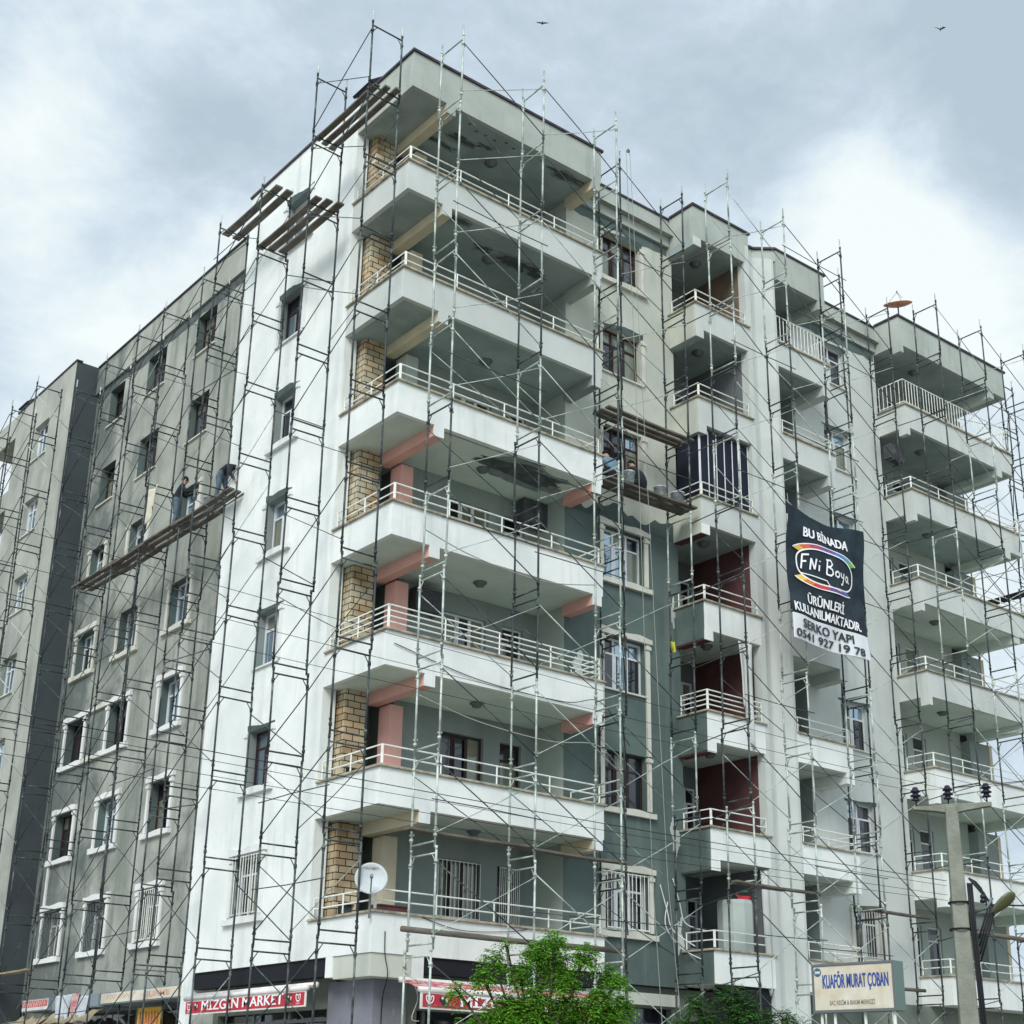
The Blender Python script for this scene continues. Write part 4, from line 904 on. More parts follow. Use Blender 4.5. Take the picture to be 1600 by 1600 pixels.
# sign boards over the shops of the grey wall
def shop_board(y0, y1, z0, z1, mt, label, txt=None, tm=None, x=.2):
    root = empty('shop_sign', (x, y0, z0)); tag(root, label, 'shop sign', 'shop signs below the grey wall')
    m = MB(); m.box(0, .9-x+.2, 0, y1-y0, 0, z1-z0); m.build('sign_box', M_signgrey, root)
    m = MB(); m.box(-.015, -.002, .03, y1-y0-.03, .03, z1-z0-.03); m.build('panel', mt, root)
    H_ = z1-z0; W_ = y1-y0; rg = random.Random(int(y0*10))
    if txt == 'band': m = MB(); m.box(-.019, -.0152, .05, W_-.05, H_*.34, H_*.86); m.build('red_band', M_redl, root)
    if tm: flat('worn_strokes', [s_ for i in range(11 if txt == 'band' else 8) for s_ in strip([(W_*(.08+(.076 if txt == 'band' else .045)*i), H_*.40), (W_*(.10+(.076 if txt == 'band' else .045)*i)+rg.uniform(-.02, .02), H_*.80), (W_*(.115+(.076 if txt == 'band' else .045)*i), H_*rg.uniform(.4, .8))], H_*.07)], lambda a, b: (-.022, W_-a, b), tm, root)
    if txt and txt != 'band': put_text(text_mesh(txt, H_*.6, .015, width=W_*.30), lambda a, b: (-.02, W_*.48-a, H_*.30+b), tm, root)
shop_board(16.9, 18.9, -1.28, -.93, M_awn, 'white shop sign with red lettering, leftmost under the grey wall', 'band', M_letter)
shop_board(13.4, 16.6, -1.32, -.97, M_signgrey, 'plain grey blue shop sign box with cloth hung over it')
shop_board(8.3, 13.3, -1.28, -.97, M_sign, 'yellowed shop sign with faded red lettering beside the white wall', 'GURME', mat('very faded red lettering', (.60, .33, .26), .7))
def ybox(y0, y1, z0, z1, x, mt, name, label, cat, th=.05):
    m = MB(); m.box(0, th, 0, y1-y0, 0, z1-z0); tag(m.build(name, mt, loc=(x, y0, z0)), label, cat)
m = MB()
P = []
n = 16
for i in range(n+1):
    for j in range(5): P.append((.45*j/4*-1-.05*math.sin(i*.9+j), 3.4*i/n, -.35*(j/4)**1.3-.03*math.sin(i*1.7)))
m.add(P, [(i*5+j, i*5+j+1, (i+1)*5+j+1, (i+1)*5+j) for i in range(n) for j in range(4)]); o = m.build('tarp_awning', M_dusty, loc=(.35, 13.3, -1.36), smooth=True); sl = o.modifiers.new('s', 'SOLIDIFY'); sl.thickness = .02
tag(o, 'dusty tan cloth awning hanging under the grey blue sign box', 'awning')
m = MB(); P = []
for i in range(n+1):
    for j in range(5): P.append((-.5*j/4-.06*math.sin(i*1.1+j), 2.4*i/n, -.30*(j/4)-.06*math.sin(i*1.3+j*.8)))
m.add(P, [(i*5+j, i*5+j+1, (i+1)*5+j+1, (i+1)*5+j) for i in range(n) for j in range(4)]); o = m.build('tarp_awning', M_dusty, loc=(.3, 16.9, -1.42), smooth=True); sl = o.modifiers.new('s', 'SOLIDIFY'); sl.thickness = .02
tag(o, 'crumpled tan tarp awning at the far left shop', 'awning')
pr = empty('poster', (.6, 10.4, -2.5)); tag(pr, 'yellow poster with dark red markings by the shop door', 'poster')
m = MB(); m.box(0, .04, 0, 1.4, 0, 1.1); m.build('board', M_yban, pr); flat('worn_strokes', [s_ for i in range(7) for s_ in strip([(.12+.17*i, .50), (.16+.17*i, 1.0), (.22+.17*i, .62+.05*(i % 3))], .05)], lambda a, b: (-.006, 1.4-a, b), M_redl, pr)
def cloth(name, loc, w_, h_, mt, label, cat, ax='x', ph=0, grp=None):
    m = MB(); nx, nz_ = 10, 12; P = []
    for j in range(nz_+1):
        for i in range(nx+1):
            t = i/nx; q = j/nz_; u = (t-.5)*w_*(1-.45*q*(1+.4*math.sin(ph+q*4))); d = -.05-.05*math.sin(t*9+ph)-.04*q; z = -h_*q*(1-.25*math.sin(t*5+ph))
            P.append((d, u, z) if ax == 'x' else (u, d, z))
    m.add(P, [(j*(nx+1)+i, j*(nx+1)+i+1, (j+1)*(nx+1)+i+1, (j+1)*(nx+1)+i) for j in range(nz_) for i in range(nx)])
    o = m.build(name, mt, loc=loc, smooth=True); sl = o.modifiers.new('s', 'SOLIDIFY'); sl.thickness = .012; tag(o, label, cat, grp); return o
cloth('hanging_cloth', (.17, 15.6, -.93), 1.3, .75, M_clothp, 'pale blue washed cloth hung over the sign box, leftmost', 'cloth', ph=0, grp='clothes hung over the shop sign')
cloth('hanging_cloth', (.16, 14.8, -.92), .7, .55, M_clothr, 'red patterned cloth hung over the sign box', 'cloth', ph=2, grp='clothes hung over the shop sign')
cloth('hanging_cloth', (.15, 14.3, -1.0), .6, .8, M_clothp, 'longest pale cloth hanging below the sign box, right of the red one', 'cloth', ph=4, grp='clothes hung over the shop sign')
cloth('cloth_sack', (-.46, 11.85, 13.1), .75, .9, M_sack, 'pale sack hanging from the scaffold left of the standing worker', 'sack', ph=1)
cloth('plastic_bag', (9.35, .70, 7.85), .16, .24, M_yellow, 'yellow plastic bag tied to the recess scaffold', 'bag', ax='y', ph=2)
# curtains and things inside the balconies
cloth('curtain', (11.55, .16, 8.15), .62, 2.35, M_curt, 'white curtain blowing out at the right of a middle balcony with maroon wall', 'curtain', ax='y', ph=1)
cloth('curtain', (12.05, .22, 2.15), .35, 2.5, M_curt, 'long white curtain at the right edge of the lowest middle balcony', 'curtain', ax='y', ph=3)
def slats(x0, x1, y0, y1, z0, z1, label):
    root = empty('balcony_blind', (x0, y0, z0)); tag(root, label, 'blind')
    m = MB(); m.box(0, x1-x0, 0, .03, 0, z1-z0); m.box(-.03, -.001, 0, y1-y0, 0, z1-z0); m.build('cloth', M_navyc, root)
    m = MB(); k = 6
    for i in range(k+1): m.tube([((x1-x0)*i/k, -.02, 0), ((x1-x0)*i/k, -.02, z1-z0)], .016, 6)
    m.tube([(-.04, -.02, 0), (-.04, -.02, z1-z0)], .02, 6); m.build('divider', M_pvc, root)
slats(10.16, 12.1, .26, 1.1, 12.05, 14.15, 'dark navy blinds with thin white dividers closing a middle balcony')
tk = empty('covered_cabinet', (11.5, .75, -.62)); tag(tk, 'tall pale sheet covered cabinet on the lowest middle balcony', 'cabinet')
m = MB(); pr_ = [(0, 0), (.46, 0), (.47, 1.9), (.44, 2.0), (0, 2.02)]; m.lathe(pr_, (0, 0, 0), 10); m.build('sheet', M_tank, tk)
cloth('red_cloth', (11.55, .55, 1.50), .7, .25, M_red, 'bunched red cloth on top of the covered cabinet', 'cloth', ax='y', ph=1)
# ------------------------------------------------------------------ air conditioners
def ac(loc, ax, label, s=1.0, group='air conditioners'):
    root = empty('air_conditioner', loc); tag(root, label, 'air conditioner', group)
    m = MB(); m.box(-.4*s, .4*s, 0, .3, 0, .56*s) if ax == 'y' else m.box(0, .3, -.4*s, .4*s, 0, .56*s); m.build('casing', M_ac, root, bevel=.015)
    m = MB()
    for r_ in (.22, .15, .08):
        P = [((r_*s*math.cos(t)-.1*s, -.012, .28*s+r_*s*math.sin(t)) if ax == 'y' else (-.012, r_*s*math.cos(t), .28*s+r_*s*math.sin(t))) for t in [i*math.pi/10 for i in range(21)]]; m.tube(P, .008, 4)
    m.build('fan_grille', M_grey, root)
    m = MB(); m.box(-.3*s, -.26*s, .0, .4, -.04, -.002) if ax == 'y' else m.box(0, .4, -.3*s, -.26*s, -.04, -.002); m.box(.26*s, .3*s, .0, .4, -.04, -.002) if ax == 'y' else m.box(0, .4, .26*s, .3*s, -.04, -.002); m.build('bracket', M_grey, root)
ac((5.72, 1.85, 10.55), 'y', 'dark air conditioner hung on the loggia back wall above the maroon wall storeys, large', 1.15); ac((5.5, 1.9, 19.0), 'y', 'air conditioner in the topmost corner balcony')
ac((2.45, 1.9, 7.45), 'y', 'air conditioner in front of a dark patch in the balcony with four white rails')
m = MB(); m.box(0, 1.05, 0, .3, -.1, .75); 
ac((20.0, .75, 16.35), 'y', 'air conditioner beside the second topmost right corner balcony', .9)
# ------------------------------------------------------------------ dishes
def dish(loc, nrm, r, mt, label, post, logo=False):
    root = empty('satellite_dish', loc); tag(root, label, 'satellite dish', 'satellite dishes'); nv = Vector(nrm).normalized()
    m = MB(); pf = [(r*i/9, .16*r*(i/9)**2*1.6) for i in range(10)]; m.lathe(pf, (0, 0, 0), 32, axis=nv); m.lathe([(r, .256*r), (r*1.02, .25*r), (r*.99, .24*r)], (0, 0, 0), 32, axis=nv)
    o = m.build('reflector', mt, root, smooth=True); sl = o.modifiers.new('s', 'SOLIDIFY'); sl.thickness = .012
    m = MB(); m.tube([(0, 0, 0), -nv*.12+Vector((0, 0, -.1)), Vector((-nv.x*.12, -nv.y*.12, -post))], .025, 8); m.build('mast', M_grey, root)
    m = MB(); side = nv.cross(Vector((0, 0, 1))).normalized(); upv = side.cross(nv); tip = nv*r*1.1-upv*r*.25; m.tube([-upv*r*.92+nv*.1, tip], .014, 6); m.tube([tip-nv*.02, tip+nv*.10], .035, 8); m.build('feed_arm', M_grey, root)
    return root, nv, side, upv
rt_, nv, sd_, uv = dish((-.15, -.10, .62), (-.50, -.80, .22), .33, M_dish, 'white satellite dish on the lowest corner balcony railing', .75)
put_text(text_mesh('INNOMAX', .07, .01, width=.32), lambda x, y: tuple(nv*.055-sd_*(-.16+x)*(-1)+uv*(.2+y)) if 0 else tuple(nv*.075+sd_.cross(Vector((0,0,0)))+(-sd_)*(x-.16)*(1 if (-sd_).dot(Vector((.78, -.62, 0))) > 0 else -1)+uv*(.2+y)), M_greyl, rt_)
rt2 = empty('satellite_dish', (19.95, .25, 21.3)); tag(rt2, 'rusty orange satellite dish tipped flat on the roof corner', 'satellite dish', 'satellite dishes')
m = MB(); m.lathe([(.47*i/8, .10*(i/8)**2) for i in range(9)], (0, 0, .50), 32, axis=(-.26, -.18, .95)); o = m.build('reflector', M_orange, rt2, smooth=True); sl = o.modifiers.new('s', 'SOLIDIFY'); sl.thickness = .015
m = MB(); m.tube([(0, 0, 0), (0, 0, .52)], .025, 8); m.build('mast', M_grey, rt2)
m = MB()
for t in (0, 2.1, 4.2): m.tube([(.36*math.cos(t)-.03, .36*math.sin(t)-.02, .60), (-.1, -.07, .98)], .008, 5)
m.tube([(-.1, -.07, .95), (-.1, -.07, 1.03)], .025, 6); m.build('feed_arm', M_grey, rt2)
# roof odds
def roof_panel(loc, w_, label):
    root = empty('solar_panel', loc); tag(root, label, 'solar panel', 'solar heaters on the roof')
    m = MB(); m.prism([(0, -w_/2, 0), (.0, w_/2, 0), (.75, w_/2, .62), (.75, -w_/2, .62)], (-.05, 0, .06)); m.build('panel', M_navyc, root)
    m = MB(); [m.tube([(x, y, -.35), (x, y, z)], .02, 6) for x, z in ((.1, .05), (.7, .55)) for y in (-w_/2+.1, w_/2-.1)]; m.build('leg', M_grey, root)
roof_panel((.0, 2.35, 21.5), .9, 'dark solar panel above the boards near the roof corner'); roof_panel((.0, 26.0, 21.35), .9, 'dark solar panel on the far left roof')
m = MB(); m.lathe([(.45, 0), (.47, .1), (.47, .9), (.40, 1.02), (.2, 1.1), (0, 1.12)], (0, 0, 0), 18); tag(m.build('water_tank', M_black, loc=(9.3, 1.9, 20.62), smooth=True), 'black rounded water tank peeping over the parapet', 'water tank')
# pulley rope in the recess
pl = empty('pulley', (7.05, -.2, 21.5)); tag(pl, 'small pulley with hoisting ropes at the top of the recess scaffold', 'pulley')
m = MB(); m.lathe([(0, -.02), (.06, -.02), (.04, 0), (.06, .02), (0, .02)], (.1, 0, .1), 14, axis=(1, 0, 0)); m.build('wheel', M_grey, pl)
m = MB(); m.tube([(0.02, 0, .1), (.25, -.05, -8), (.5, -.1, -20), (.9, -.15, -26.2)], .008, 5); m.tube([(.16, 0, .1), (.55, -.05, -9), (1.0, -.1, -20), (1.6, -.2, -26.4)], .008, 5); m.build('rope', M_rope, pl)
# ------------------------------------------------------------------ buckets
def bucket(loc, r, h, label):
    root = empty('paint_bucket', loc); tag(root, label, 'bucket', 'paint buckets on the boards')
    m = MB(); m.lathe([(0, 0), (r*.85, 0), (r, h), (r*1.05, h), (r*1.05, h-.03), (r*.97, h-.03), (r*.83, .02), (0, .02)], (0, 0, 0), 20); m.build('pail', M_bucket, root, smooth=True)
    m = MB(); m.tube([(r*math.cos(t), .0, h-.02+.0-r*.7*math.sin(t)*.5) for t in [i*math.pi/8 for i in range(9)]], .006, 5); m.build('handle', M_grey, root)
bucket((7.35, .15, 11.616), .17, .32, 'grey paint bucket between the two crouching workers'); bucket((8.62, .28, 11.616), .17, .30, 'white splashed paint bucket right of the crouching workers'); bucket((9.25, .25, 11.616), .19, .30, 'grey paint bucket at the right end of the boards')
bucket((-.1, 8.95, 11.56), .17, .4, 'pale bucket by the feet of the bending worker')
# ------------------------------------------------------------------ people
def person(name_label, loc, face, J, cols, group='workers on the scaffolds', hair=True):
    # J: joint dictionary in metres, local; +x is where the person faces
    root_o = None
    bm_v = []; idx = {}
    for k, (p, r_) in J.items(): idx[k] = len(bm_v); bm_v.append(p)
    edges = [('pelvis', 'belly'), ('belly', 'chest'), ('chest', 'neck'), ('neck', 'head'), ('head', 'crown')]
    for s in 'LR':
        edges += [('pelvis', 'hip'+s), ('hip'+s, 'knee'+s), ('knee'+s, 'ankle'+s), ('ankle'+s, 'toe'+s), ('chest', 'sho'+s), ('sho'+s, 'elb'+s), ('elb'+s, 'wri'+s), ('wri'+s, 'hand'+s)]
        base = Vector(J['hand'+s][0]); d = (base-Vector(J['wri'+s][0])).normalized(); sd2 = d.cross(Vector((0, 0, 1)) if abs(d.z) < .9 else Vector((0, 1, 0))).normalized()
        for fi, (off, ln) in enumerate(((-.03, .07), (-.01, .085), (.01, .08), (.03, .065), (.055, .045))):
            k = 'f%d%s' % (fi, s); rootp = base+sd2*off*.8; a_ = rootp+d*ln*.5; b_ = rootp+d*ln*.85+Vector((0, 0, -.02))
            idx[k] = len(bm_v); bm_v.append(tuple(a_)); J[k] = (tuple(a_), .011); idx[k+'t'] = len(bm_v); bm_v.append(tuple(b_)); J[k+'t'] = (tuple(b_), .009)
            edges += [('hand'+s, k), (k, k+'t')]
    me = bpy.data.meshes.new('person'); me.from_pydata(bm_v, [(idx[a], idx[b]) for a, b in edges], [])
    o = bpy.data.objects.new('person', me); C.objects.link(o)
    sk = o.modifiers.new('skin', 'SKIN'); ly = me.skin_vertices[0].data if me.skin_vertices else None
    if ly is None: 
        me.skin_vertices.new(name='s') if hasattr(me.skin_vertices, 'new') else None; ly = me.skin_vertices[0].data
    for k in idx: ly[idx[k]].radius = (J[k][1], J[k][1]); ly[idx[k]].use_root = (k == 'pelvis')
    ss = o.modifiers.new('sub', 'SUBSURF'); ss.levels = 2; ss.render_levels = 2
    dg = bpy.context.evaluated_depsgraph_get(); dg.update(); nm = bpy.data.meshes.new_from_object(o.evaluated_get(dg)); bpy.data.objects.remove(o)
    nm.name = 'person'; nm.materials.clear()
    for c_ in cols: nm.materials.append(c_)
    segs_ = [(Vector(J[a][0]), Vector(J[b][0]), a, b) for a, b in edges]
    def cls(p):
        best = None
        for a, b, na, nb in segs_:
            ab = b-a; t = max(0, min(1, (p-a).dot(ab)/max(ab.length_squared, 1e-6))); dd = (p-(a+ab*t)).length
            if best is None or dd < best[0]: best = (dd, na, nb, t)
        _, na, nb, t = best
        if nb in ('head', 'crown') or na.startswith('head') or na.startswith('f') or nb.startswith('f') or nb.startswith('hand'): return 2
        if nb.startswith('toe') or (nb.startswith('ankle') and t > .93): return 3
        if nb.startswith('knee') or nb.startswith('ankle') or nb.startswith('hip') or (nb == 'belly' and t < .3): return 1
        return 0
    for pg in nm.polygons: pg.material_index = cls(pg.center); pg.use_smooth = True
    o = bpy.data.objects.new('person', nm); C.objects.link(o); o.location = loc; o.rotation_euler = (0, 0, face)
    tag(o, name_label, 'person', group)
    h = Vector(J['head'][0]); c_ = Vector(J['crown'][0]); up = (c_-h).normalized(); fw = Vector(J['nose'][0])-h if 'nose' in J else Vector((1, 0, 0)); fw = (fw-up*fw.dot(up)).normalized()
    m = MB(); mid = h.lerp(c_, .65)-fw*.018
    m.lathe([(.0, .115), (.05, .108), (.088, .07), (.104, .02), (.100, -.02)], mid, 14, axis=up); hh = m.build('hair', M_hair, o, smooth=True)
    m = MB(); sdv = up.cross(fw).normalized(); fc = h+up*.045
    m.lathe([(0, .03), (.012, .0), (.016, -.02)], fc+fw*.10, 8, axis=fw)
    for s in (-1, 1): m.lathe([(0, .015), (.02, .01), (.026, -.01)], fc+sdv*.098*s, 8, axis=sdv*s)
    m.build('ears_and_nose', M_skin, o, smooth=True)
    return o
def mirror(d):
    out = {}
    for k, (p, r_) in d.items():
        if k.endswith('L'): out[k] = (p, r_); out[k[:-1]+'R'] = ((p[0], -p[1], p[2]), r_)
        else: out[k] = (p, r_)
    return out
stand = {'pelvis': ((0, 0, .92), .135), 'belly': ((.01, 0, 1.08), .13), 'chest': ((.07, 0, 1.32), .15), 'neck': ((.13, 0, 1.47), .06), 'head': ((.17, 0, 1.56), .088), 'crown': ((.20, 0, 1.66), .085),
 'hipL': ((0, .10, .86), .10), 'kneeL': ((.03, .12, .48), .068), 'ankleL': ((0, .13, .09), .048), 'toeL': ((.15, .14, .04), .042), 'hipR': ((0, -.10, .86), .10), 'kneeR': ((.02, -.12, .48), .068), 'ankleR': ((-.08, -.12, .09), .048), 'toeR': ((.07, -.14, .04), .042),
 'shoL': ((.08, .19, 1.38), .068), 'elbL': ((.24, .24, 1.20), .05), 'wriL': ((.46, .18, 1.34), .034), 'handL': ((.53, .16, 1.38), .034), 'shoR': ((.08, -.19, 1.38), .068), 'elbR': ((.22, -.27, 1.16), .05), 'wriR': ((.42, -.20, 1.24), .034), 'handR': ((.49, -.17, 1.28), .034)}
person('worker in dark top and blue jeans standing upright facing the grey wall', (-.18, 10.9, 11.53), R(-20), stand, [M_navy, M_jean, M_skin, M_shoe])
bend = {'pelvis': ((-.05, 0, .90), .145), 'belly': ((.10, 0, 1.0), .14), 'chest': ((.36, 0, 1.02), .155), 'neck': ((.52, 0, .98), .06), 'head': ((.60, 0, .93), .088), 'crown': ((.67, 0, .86), .085), 'nose': ((.60, 0, .80), .01),
 'hipL': ((-.04, .11, .84), .11), 'kneeL': ((.04, .16, .47), .072), 'ankleL': ((-.02, .17, .09), .05), 'toeL': ((.13, .19, .04), .042), 'hipR': ((-.04, -.11, .84), .11), 'kneeR': ((.04, -.16, .47), .072), 'ankleR': ((-.05, -.18, .09), .05), 'toeR': ((.10, -.20, .04), .042),
 'shoL': ((.42, .18, 1.0), .075), 'elbL': ((.50, .21, .74), .052), 'wriL': ((.60, .15, .52), .034), 'handL': ((.63, .13, .45), .034), 'shoR': ((.42, -.18, 1.0), .075), 'elbR': ((.47, -.22, .74), .052), 'wriR': ((.58, -.14, .55), .034), 'handR': ((.61, -.11, .48), .034)}
person('worker in blue jeans bending down on the boards beside the white wall', (-.12, 8.25, 11.53), R(-70), bend, [M_navy, M_jean, M_skin, M_shoe])
crouch = {'pelvis': ((-.10, 0, .30), .15), 'belly': ((-.04, 0, .44), .14), 'chest': ((.10, 0, .68), .15), 'neck': ((.20, 0, .80), .06), 'head': ((.26, 0, .88), .088), 'crown': ((.31, 0, .97), .085),
 'hipL': ((-.04, .12, .28), .11), 'kneeL': ((.34, .20, .44), .075), 'ankleL': ((.10, .18, .09), .05), 'toeL': ((.25, .20, .04), .042), 'hipR': ((-.04, -.12, .28), .11), 'kneeR': ((.32, -.20, .42), .075), 'ankleR': ((.08, -.18, .09), .05), 'toeR': ((.23, -.20, .04), .042),
 'shoL': ((.13, .19, .72), .075), 'elbL': ((.36, .24, .60), .052), 'wriL': ((.55, .16, .70), .034), 'handL': ((.62, .14, .73), .034), 'shoR': ((.13, -.19, .72), .075), 'elbR': ((.34, -.25, .56), .052), 'wriR': ((.54, -.18, .60), .034), 'handR': ((.61, -.16, .62), .034)}
person('worker in light blue shirt crouching on the boards by the dark recess window', (6.98, .42, 11.60), R(75), dict(crouch), [M_lblue, M_navy, M_skin, M_shoe])
person('worker in black clothes crouching beside the paint buckets', (8.02, .42, 11.60), R(100), dict(crouch), [M_navy, M_navy, M_skin, M_shoe])
# small figure ornament in the lowest balcony
# ------------------------------------------------------------------ concrete pole
PX, PY = 4.43, -10.67
pr = Vector((.70, -.72, 0)).normalized()      # direction of the cross arm
pole = empty('power_pole', (PX, PY, GROUND)); tag(pole, 'square concrete power pole with cross arm and three black insulators at the right', 'power pole')
m = MB(); H = 1.22-GROUND
m.add([(sx*s, sy*s, z) for z, s in ((0, .185), (H, .100)) for sx, sy in ((-1, -1), (1, -1), (1, 1), (-1, 1))], [(0, 1, 2, 3), (4, 5, 6, 7), (0, 1, 5, 4), (1, 2, 6, 5), (2, 3, 7, 6), (3, 0, 4, 7)])
o = m.build('shaft', M_conpole, pole, bevel=.02); o.rotation_euler = (0, 0, R(40))
m = MB(); n2 = Vector((-pr.y, pr.x, 0))*.075
prof = [(-.62, -.02, .03), (-.25, -.06, .04), (0, -.11, .06), (.25, -.06, .055), (.66, .0, .07)]
vs = []
for t, a, b in prof:
    for q in (-1, 1): vs += [tuple(pr*t+n2*q+Vector((0, 0, H-.02+a+t*.03))), tuple(pr*t+n2*q+Vector((0, 0, H-.02+b+t*.03)))]
fs = [(0, 1, 3, 2), (16, 18, 19, 17)]
for i in range(4): a = 4*i; fs += [(a, a+4, a+5, a+1), (a+2, a+3, a+7, a+6), (a+1, a+5, a+7, a+3), (a, a+2, a+6, a+4)]
m.add(vs, fs); m.build('cross_arm', M_conpole, pole, bevel=.01)
for t in (-.56, -.03, .60):
    m = MB(); c_ = pr*t+Vector((0, 0, H+.10+t*.05)); m.tube([c_+Vector((0, 0, -.08)), c_+Vector((0, 0, .05))], .014, 6)
    m.lathe([(.025, .02), (.072, .03), (.075, .045), (.045, .07), (.045, .09), (.088, .10), (.09, .12), (.05, .145), (.045, .165), (.082, .175), (.082, .195), (.05, .225), (.04, .26), (0, .27)], c_, 18); m.build('insulator', M_ins, pole, smooth=True)
m = MB(); rt = pr*.16   # black cables down the right side
Z = lambda y: (-.25-(y-1400)/84)-GROUND
for i in range(3):
    q = pr*(.14+.03*i)+Vector((-.1, -.1, 0)); m.tube([q+Vector((0, 0, Z(1385))), q+pr*.0+Vector((0, 0, Z(1440))), q+pr*.02+Vector((0, 0, Z(1520))), q*1.35+Vector((0, 0, 0))], .018, 7)
for i in range(4):
    a = pr*.16+Vector((-.1, -.1, Z(1378))); b = pr*(.40+.05*i)+Vector((-.1, -.1, Z(1385+12*i))); c_ = pr*(.42+.04*i)+Vector((-.1, -.1, Z(1420))); d_ = pr*.24+Vector((-.1, -.1, Z(1460+10*i)))
    P = [a.lerp(b, t)*(1-t)+b.lerp(c_, t)*t for t in (0, .25, .5, .75, 1)]+[c_.lerp(d_, t) for t in (.4, 1)]; m.tube(P, .016, 6)
m.build('cable_bundle', M_black, pole, smooth=True)
for r0_, y0_ in ((.185, 1448), (.172, 1412)): m = MB(); m.lathe([(r0_, 0), (r0_+.005, .03), (r0_, .035)], (0, 0, Z(y0_)), 12); m.build('strap', M_black, pole)
m = MB(); q = Vector((-.2, -.14, 0)); m.box(-.30, -.285, -.16, .02, Z(1602), Z(1572)); o = m.build('warning_plate', M_yellow, pole); o.rotation_euler = (0, 0, R(40))
lp = empty('street_lamp', (0, 0, 0)); lp.parent = pole; lp['label'] = 'grey oval street lamp head'
m = MB(); a = pr*.15+Vector((0, 0, Z(1425))); b = pr*.42+Vector((-.1, -.1, Z(1418))); m.tube([a, b, pr*.5+Vector((-.12, -.12, Z(1405)))], .028, 8); m.build('bracket', M_grey, lp, smooth=True)
m = MB(); ctr = pr*.66+Vector((-.16, -.16, Z(1413))); axd = (pr*.75+Vector((-.05, -.05, .62))).normalized(); sd3 = axd.cross(Vector((.5, .6, -.6))).normalized(); dn = axd.cross(sd3).normalized()
if dn.z > 0: dn = -dn
tgt = Vector((-.45, -.35, -.82)); dn = (tgt-axd*tgt.dot(axd)).normalized(); sd3 = axd.cross(dn).normalized()
for nm_, sgn, mt_ in (('shade', -1, M_grey), ('diffuser', 1, mat('lamp diffuser', (.10, .11, .05), .3))):
    m = MB(); ro, co = 7, 18; vs = []
    for i in range(ro+1):
        a_ = (math.pi/2)*i/ro
        for j in range(co):
            t = 2*math.pi*j/co; rr = math.cos(a_); wd = .115*(1+.25*math.cos(t)); vs.append(tuple(ctr+axd*(.25*math.cos(t)*rr)+sd3*(wd*math.sin(t)*rr)+dn*(sgn*.075*math.sin(a_)*(1 if sgn < 0 else .6))))
    m.add(vs, [(i*co+j, i*co+(j+1) % co, (i+1)*co+(j+1) % co, (i+1)*co+j) for i in range(ro) for j in range(co)]); m.build(nm_, mt_, lp, smooth=True)
m = MB(); m.lathe([(.02, 0), (.05, .01), (.05, .05), (.025, .07), (.045, .08), (.04, .13), (0, .15)], pr*.36+Vector((-.1, -.1, Z(1412))), 12); m.build('insulator', M_ins, pole, smooth=True)
m = MB(); m.box(-.06, .30, -.05, .05, Z(1446), Z(1424)); o = m.build('cable_box', M_grey, pole); o.rotation_euler = (0, 0, math.atan2(pr.y, pr.x)); o.location = (pr*.22+Vector((.05, .05, 0)))
# wires
def wire(a, b, sagv, label, r=.009, mt=None, grp='power lines crossing the street'):
    a, b = Vector(a), Vector(b); m = MB(); n_ = 24
    m.tube([(b-a)*(i/n_)+Vector((0, 0, -4*sagv*(i/n_)*(1-i/n_))) for i in range(n_+1)], r, 5, cap=False); tag(m.build('power_line', mt or M_black, smooth=True, loc=a), label, 'power line', grp)
ti = [pr*t+Vector((PX, PY, 1.22+.30+t*.05)) for t in (-.56, -.03, .60)]
LU = 'thin upper wire running from the insulators away to the left'; LD = 'thin lower wire running from the pole shaft away to the left'
for i, z in enumerate((2.05, 2.35, 2.70)): wire((-11.93+.2*i, -8.3-.25*i, z), ti[i], .10, LU, .004)
for i, (z, zz) in enumerate(((.62, -.02), (.50, -.10), (.30, -.25), (.12, -.34))): wire((-11.66, -8.35, z), (PX-.15, PY+.1, zz), .07, LD, (.006 if i == 0 else .004))
for i in range(3): wire(ti[i], (8.9+.1*i, -17.5, 2.0+.2*i), .03, 'thin wire leaving the insulators to the right edge', .004)
wire((PX+.3, PY-.3, -.4), (7.5, -17, -.7), .05, 'thick black cable from the lamp bracket to the right edge', .014)
# ------------------------------------------------------------------ birds
def bird(loc, s, yaw, lab, up=.25):
    root = empty('bird', loc); tag(root, lab, 'bird', 'birds in the sky'); root.rotation_euler = (0, 0, yaw); root.scale = (s, s, s)
    m = MB(); m.tube([(-.28, 0, .0), (-.12, 0, .01), (0, 0, 0), (.14, 0, .02), (.2, 0, .03), (.26, 0, .02)], [.02, .05, .065, .05, .035, .006], 8); m.build('body', M_hair, root, smooth=True)
    for sg_ in (-1, 1):
        m = MB(); m.prism([(.10, 0, .02), (.12, sg_*.28, .02+up*.6), (.02, sg_*.62, .02+up*(.9 if sg_ > 0 else .3)), (-.06, sg_*.30, .02+up*.5), (-.08, 0, .02)], (0, 0, .012)); m.build('wing', M_hair, root)
bird((12.4, 10.0, 35.8), .42, R(52), 'dark bird flying high near the middle top of the sky', .12); bird((34.8, 6.8, 45.9), .45, R(35), 'small dark bird in the upper right of the sky', .5)
